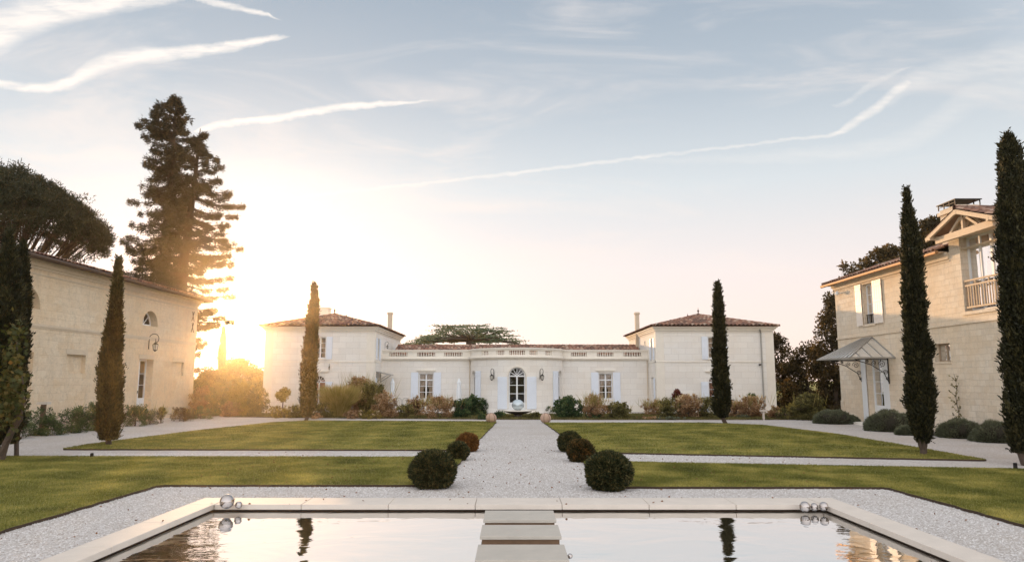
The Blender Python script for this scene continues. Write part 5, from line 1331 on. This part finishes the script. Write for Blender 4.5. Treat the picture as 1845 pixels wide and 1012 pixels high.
S(1055, 745, 16, 10, 'olive', 'small olive shrub behind, between dark green and orange shrubs')
S(1073, 755, 38, 42, 'dry', 'orange dry shrub below the right ground-floor window', stalks=110)
S(1072, 755.4, 30, 10, 'green', 'dark leafy skirt at the foot of the orange dry shrub')
S(1117, 755, 42, 28, 'olive', 'rounded olive-green shrub right of the orange dry one', leaf=.10, wd=.08)
S(1096, 745, 16, 14, 'dry', 'small dry shrub behind, between orange and olive shrubs')
S(1179, 749, 38, 28, 'dry', 'spreading brown shrub at the inner corner of the right pavilion', stalks=50)
S(1207, 754, 42, 34, 'olive', 'olive shrub with tall stalks by the left edge of the right pavilion', stalks=90)
S(1170, 756, 40, 5, 'dry', 'very low brown mat at the bed edge')
S(1213, 756.5, 50, 5, 'lavender', 'low grey-green mat at the bed edge in front of the olive shrub')
S(1244, 754, 54, 40, 'dry', 'cream-plumed shrub below the left shutter of the right pavilion', plumes=150)
S(1277, 754, 34, 36, 'olive', 'dense olive shrub just left of the dark green cypress')
S(1331, 752, 34, 30, 'dry', 'brown shrub just right of the dark green cypress')
S(1345, 754, 26, 6, 'lavender', 'low grey-green mat right of the dark green cypress')
S(1360, 753, 50, 38, 'dry', 'fluffy dry shrub under the small standard tree on the right', plumes=60, stalks=40)
S(1405, 755, 34, 22, 'dry', 'low brown shrub at the right corner of the right pavilion')
S(1440, 755, 34, 28, 'gold', 'yellow-tipped shrub right of the right pavilion')
S(1466, 757, 60, 46, 'olive', 'wide olive shrub in front of the trees left of the glass canopy')
S(1420, 756, 30, 18, 'olive', 'small olive shrub between two brown and yellow ones on the right')
# small standard trees
def standard(u, v, utop, vtop, wpx, hpx, mat, label, name='small_tree'):
    B = gz(u, v); Y = B.y + .8; c = gy(utop, vtop, Y); hw = wpx * Y / F_PX / 2; hh = hpx * Y / F_PX / 2; s = random.Random(int(u)); cl = []
    for _ in range(16):
        a, b2 = s.uniform(0, 6.28), s.uniform(-1, 1); q = math.sqrt(1 - b2 * b2) * .7; cl.append(((c.x + hw * q * math.cos(a), Y + hw * q * math.sin(a), c.z + hh * b2 * .8), min(hw, hh) * .45))
    bx = gy(u, 700, Y).x
    limb_tree(name, label, 'tree', (bx, Y, 0), [(bx, Y, 0), ((bx + c.x) / 2, Y, c.z * .5), (c.x, Y, c.z)], [.04, .03, .02], cl, mat, .11, .07, 1500, 'bark', 'small standard trees before the main house')
standard(510, 752, 511, 712, 24, 24, 'gold', 'small golden standard tree in front of the left pavilion')
standard(1221, 752, 1222, 714, 20, 22, 'redleaf', 'small dark red-leaved tree in front of the right pavilion')
standard(1353, 752, 1353, 717, 22, 14, 'green', 'small dark green flat-topped tree right of the dark green cypress')
# the plumed thicket at the sunny gap
for (u, v, w, h, m, lab, pl) in ((360, 748, 44, 46, 'dry', 'plumed shrub right beside the far barn corner', 80), (392, 749, 50, 56, 'olive', 'plumed shrub in the middle of the sunlit gap', 80), (430, 750, 50, 60, 'gold', 'golden backlit shrub in the sunlit gap', 30), (460, 751, 36, 50, 'olive', 'backlit shrub against the left pavilion edge', 20), (410, 751, 40, 26, 'dry', 'low reddish shrub at the front of the sunlit gap', 10)):
    S(u, v, w, h, m, lab, group='shrubs in the sunlit gap left of the pavilion', plumes=pl, leaf=.09)
# shrubs along the barn
for (u, v, w, h, m, st, lab) in ((22, 779, 50, 34, 'green', 0, 'dark shrub at the barn foot behind the leftmost cypress'), (75, 772, 64, 30, 'green', 0, 'low dark shrub by the wooden post at the barn'), (118, 771, 56, 32, 'green', 0, 'green shrub below the blind barn window'), (160, 769, 60, 38, 'green', 60, 'spiky shrub left of the olive-green cypress at the barn'),
                              (236, 766, 44, 34, 'green', 30, 'green shrub just left of the white barn door'), (263, 764, 28, 22, 'lavender', 0, 'small grey shrub right at the white barn door'), (283, 758, 14, 22, 'olive', 12, 'thin upright plant right of the barn door'),
                              (318, 757, 56, 20, 'broad', 20, 'low dark shrub below the far blind barn window'), (356, 753, 50, 18, 'green', 0, 'low green shrub at the far corner of the barn')):
    vt = v - h; v = 685 + (923 - u) * 62 / 577 + 9; h = v - vt + 2
    S(u, v, w * 1.1, h, m, lab, group='shrubs along the foot of the barn', stalks=st, leaf=.06, wd=.03, per=2400)
def mound(u, v, wpx, hpx, label):
    B = gz(u, v); hw = wpx * 1.06 * B.y / F_PX / 2; Y = B.y + hw * .7; H = gy(u, v - hpx, Y).z; hw2 = hw * Y / B.y; x = gy(u, 700, Y).x
    root = empty('lavender_mound', (x, Y, 0), label, 'shrub', 'rounded lavender mounds at the right-hand house'); n = int(9000 * hw2 + 1500)
    d = unit(rng.normal(size=(n, 3))); d[:, 2] = np.abs(d[:, 2]); lump = 1 + .07 * np.sin(d[:, 0] * 6 + u) * np.cos(d[:, 1] * 5 + v) + .05 * np.sin(d[:, 0] * 14 - d[:, 2] * 9)
    C = np.array([x, Y, 0]) + d * (lump * (.80 + .2 * rng.random(n) ** .6))[:, None] * (hw2, hw2 * .85, H * .95)
    t = MB(); t.tube([(x, Y, -.02), (x, Y, H * .5)], [.04, .02], 6); t.build('stem', M['bark'], root)
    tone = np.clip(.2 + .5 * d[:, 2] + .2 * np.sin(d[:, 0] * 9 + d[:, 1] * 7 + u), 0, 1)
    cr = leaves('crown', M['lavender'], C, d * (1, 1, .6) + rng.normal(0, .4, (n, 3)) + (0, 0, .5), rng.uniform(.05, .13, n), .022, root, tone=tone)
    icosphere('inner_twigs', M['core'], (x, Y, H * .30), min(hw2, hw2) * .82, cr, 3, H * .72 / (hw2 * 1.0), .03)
# lavender mounds at the right house
for (u, v, w, h, lab) in ((1498, 764, 66, 26, 'flattest grey-green mound at the corner of the dormered house'), (1597, 778, 76, 40, 'large grey-green mound in front of the glazed door'), (1690, 772, 36, 24, 'small grey-green mound just right of the front cypress'), (1722, 790, 68, 36, 'grey-green mound under the thin climbing plant'), (1788, 798, 78, 40, 'biggest grey-green mound beside the black right-hand cypress'), (1530, 763, 26, 14, 'small dark mound behind the flattest one'), (1625, 784, 30, 16, 'little dark tuft at the edge of the large mound')):
    mound(u, v, w, h, lab)
def wall_plant():
    root = empty('climbing_plant', (16.6, 27.1, 0), 'thin sparse plant climbing the wall of the dormered house', 'plant'); t = MB(); P = [(16.62, 27.1 + .06 * math.sin(k * 1.7), k * .28) for k in range(9)]; t.tube(P, [.018 - .0015 * k for k in range(9)], 5)
    C, A = [], []
    for k in range(1, 8):
        for s in (-1, 1):
            e = Vector(P[k]) + Vector((-.08, s * random.uniform(.15, .35), .22)); t.tube([P[k], e], [.008, .003], 4)
            for _ in range(9): q = Vector(P[k]).lerp(e, random.random()); C.append(q[:]); A.append((random.uniform(-1, 0), random.uniform(-1, 1), random.uniform(-.5, 1)))
    t.build('stem', M['bark'], root); leaves('leaves', M['olive'], C, A, .10, .05, root)
wall_plant()

# ------------------------------------------------------------------ clipped box balls by the path
def topiary(u, v, rpx, hk, mat, label, n):
    D = gz(u, v + rpx * .9).y + rpx * .6 * gz(u, v + rpx * .9).y / F_PX; c = gy(u, v, D); r = rpx * .94 * D / F_PX; root = empty('box_ball', (c.x, D, 0), label, 'topiary', 'clipped box balls beside the path')
    cz = max(r * hk * .92, .1); cc = np.array([c.x, D, cz])
    t = MB(); t.tube([(c.x, D, -.02), (c.x, D, cz)], [.04, .03], 6); t.build('trunk', M['bark'], root)
    d = unit(rng.normal(size=(n, 3))); d[:, 2] = np.maximum(d[:, 2], -.93)
    lump = 1 + .05 * np.sin(d[:, 0] * 6 + u) * np.cos(d[:, 2] * 5) + .035 * np.sin(d[:, 1] * 13 + d[:, 0] * 9) + (rng.random(n) < .10) * rng.uniform(0, .09, n)
    C = cc + d * (r * lump * (.80 + .18 * rng.random(n) ** .7))[:, None] * (1, 1, hk)
    C[:, 2] = np.maximum(C[:, 2], .02)
    cr = leaves('crown', M[mat], C, d + rng.normal(0, .55, (n, 3)) + (0, 0, .25), rng.uniform(.03, .085, n), .03, root)
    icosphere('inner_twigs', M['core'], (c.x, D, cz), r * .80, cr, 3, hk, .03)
topiary(780, 845, 41, .84, 'box', 'large dark clipped box ball left of the path, nearest the pool', 22000)
topiary(825.5, 813, 18.5, .9, 'box', 'small dark box ball left of the path, behind the large one', 9000)
topiary(842, 796, 20, .85, 'box_rust', 'rusty orange box ball left of the path, farthest of its row', 9000)
topiary(1097, 848, 42, .84, 'box', 'large dark clipped box ball right of the path, nearest the pool', 22000)
topiary(1046, 811, 24, .85, 'box_mixed', 'rusty-rimmed box ball right of the path, middle of its row', 10000)
topiary(1027, 795, 22, .86, 'box', 'dark box ball right of the path, farthest of its row', 9000)

# ------------------------------------------------------------------ small things
for (u, v, lab) in ((885, 753, 'pinkish cut stone ball left of the far end of the path'), (983, 753, 'pinkish cut stone ball right of the far end of the path')):
    D = 34.6; p = gy(u, v, D); r = 9.6 * D / F_PX
    root = empty('stone_ball', (p.x, D, 0), lab, 'stone ball', 'stone balls at the end of the path')
    icosphere('ball', M['ball_stone'], (p.x, D, r * .9), r, root, 4, .93)
    b = MB()   # seam bands
    for ph in (0, 1.2, 2.3):
        pts = [(p.x + r * 1.004 * math.cos(a) * math.cos(ph), D + r * 1.004 * math.cos(a) * math.sin(ph), r * .9 + r * .934 * math.sin(a)) for a in [i * math.pi / 12 for i in range(25)]]
        b.tube(pts, .008, 4)
    b.build('seam', M['soil'], root)
def fountain():
    Y = 39.2; c = gy(933, 742, Y); root = empty('dish_fountain', (c.x, Y, 0), 'dark shallow dish fountain on the axis before the central door', 'fountain')
    b = MB(); z = c.z; b.lathe((c.x, Y, 0), [(.22, 0), (.20, z - .14), (.30, z - .10), (.74, z + .02), (.76, z + .06), (.72, z + .05), (.1, z - .04)], 24); b.build('dish', M['dish'], root)
    b = MB(); b.lathe((c.x, Y, 0), [(.72, z + .055), (.77, z + .062), (.77, z + .10), (.70, z + .10)], 24); b.build('rim', M['ashlar_trim'], root)
    o = icosphere('glass_sphere', M['sphere_glass'], (c.x, Y, z + .07 + .31), .33, None, 4, .9, loc=(c.x, Y, z + .06)); tag(o, 'clear glass sphere resting on the dish fountain before the central door', 'glass sphere')
fountain()
def parasol(u, lab, Y=45.9):
    p = gy(u, 700, Y); root = empty('closed_parasol', (p.x, Y, 0), lab, 'parasol', 'closed white parasols before the house')
    b = MB(); b.lathe((p.x, Y, 0), [(.22, 0), (.22, .05), (.03, .07), (.025, 2.1)], 10); b.build('pole', M['white_paint'], root)
    b = MB(); n = 16; prof = [(.09, .72), (.13, .85), (.14, 1.3), (.10, 1.75), (.12, 1.85), (.05, 2.05), (.015, 2.15)]
    rings = [[(p.x + r * (1 + .22 * (k % 2)) * math.cos(2 * math.pi * k / n), Y + r * (1 + .22 * (k % 2)) * math.sin(2 * math.pi * k / n), z) for k in range(n)] for r, z in prof]
    for a, c in zip(rings, rings[1:]):
        for k in range(n): b.face([a[k], a[(k + 1) % n], c[(k + 1) % n], c[k]])
    b.face(rings[0]); b.build('canopy', M['canvas'], root)
parasol(707, 'closed white parasol left of the left ground-floor window'); parasol(827, 'closed white parasol left of the bowed centre')
def chair(u, lab, Y=44.3):
    p = gy(u, 730, Y); x = p.x; root = empty('garden_chair', (x, Y, 0), lab, 'chair', 'iron garden chairs on the terrace')
    for sx in (-.2, .2):
        for sy in (-.2, .2): b = MB(); b.bar((x + sx, Y + sy, 0), (x + sx * .95, Y + sy * .95, .45), .022); b.build('leg', M['zinc'], root)
    b = MB(); b.box(x - .21, x + .21, Y - .21, Y + .21, .45, .475); b.build('seat', M['zinc'], root)
    b = MB(); b.tube([(x - .2, Y + .2, .45), (x - .2, Y + .25, .85), (x - .1, Y + .26, .93), (x + .1, Y + .26, .93), (x + .2, Y + .25, .85), (x + .2, Y + .2, .45)], .013, 6)
    for k in range(5): b.bar((x - .13 + k * .065, Y + .21, .48), (x - .13 + k * .065, Y + .255, .91), .01)
    b.build('backrest', M['zinc'], root)
chair(716, 'thin grey iron chair left of two, under the first white parasol'); chair(730, 'thin grey iron chair right of two, by the left ground-floor window')
def post(x, y, ztop, w, cap, lab, mat='post_wood'):
    root = empty('wooden_post', (x, y, 0), lab, 'post'); b = MB(); b.box(x - w / 2, x + w / 2, y - w / 2, y + w / 2, 0, ztop); b.build('shaft', M[mat], root)
    b = MB(); b.box(x - cap, x + cap, y - cap * .6, y + cap * .6, ztop, ztop + .09); b.build('cap', M['coping'], root)
p = gy(79, 728, 27.0); post(p.x, 27.0, p.z, .13, .2, 'brown wooden post with a pale flat cap by the barn wall')
p = gz(1376, 756); post(p.x, p.y, gy(1376, 741, p.y).z, .09, .16, 'short pale wooden post with a flat cap right of the right pavilion', 'coping')
b = MB(); p = gz(1830, 846); b.box(p.x - .03, p.x + .03, p.y - .03, p.y + .03, 0, .11); b.lathe((p.x, p.y, .11), [(.04, 0), (.045, .03), (.03, .05)], 8); tag(b.build('garden_spike_light', M['iron'], loc=(p.x, p.y, 0)), 'small black spike light at the gravel edge beside the right-hand cypress', 'garden light')
b = MB(); p = gz(165, 826); b.box(p.x - .03, p.x + .03, p.y - .03, p.y + .03, 0, .10); b.lathe((p.x, p.y, .10), [(.04, 0), (.045, .03), (.03, .05)], 8); tag(b.build('garden_spike_light', M['iron'], loc=(p.x, p.y, 0)), 'small black spike light at the lawn edge near the olive-green cypress', 'garden light')
# fallen leaves scattered on gravel and coping
q = pts_in([(-7, 9), (7, 9), (7, 22), (-7, 22)], 500, lambda q: ~((q[:, 0] > PX0) & (q[:, 0] < PX1) & (q[:, 1] < PY1)) & (np.abs(q[:, 0]) < .74 * q[:, 1]))
A = np.column_stack([rng.normal(size=(len(q), 2)), rng.normal(0, .2, len(q))])
tag(leaves('fallen_leaves', M['brown_leaf'], np.column_stack([q, np.where((q[:, 1] < PY1 + .62 * PK) & (q[:, 0] > PX0 - .4 * PK) & (q[:, 0] < PX1 + .4 * PK), PZ + .068, np.where((np.abs(q[:, 0] - .3) > 1.55) & (q[:, 1] > 13.9), .075, .022))]), A, .045, .03), kind='stuff')

# ------------------------------------------------------------------ sunset air
def haze():
    b = MB(); b.box(-70, 60, -8, 110, -1.2, 34)
    m, t, out = new_mat('sunset_haze')
    v = t.node('ShaderNodeVolumePrincipled', {'Color': (1.0, .80, .52), 'Density': .00042, 'Anisotropy': .92})
    t.l.new(v.outputs[0], out.inputs['Volume'])
    o = b.build('haze', m); tag(o, kind='stuff')
haze()
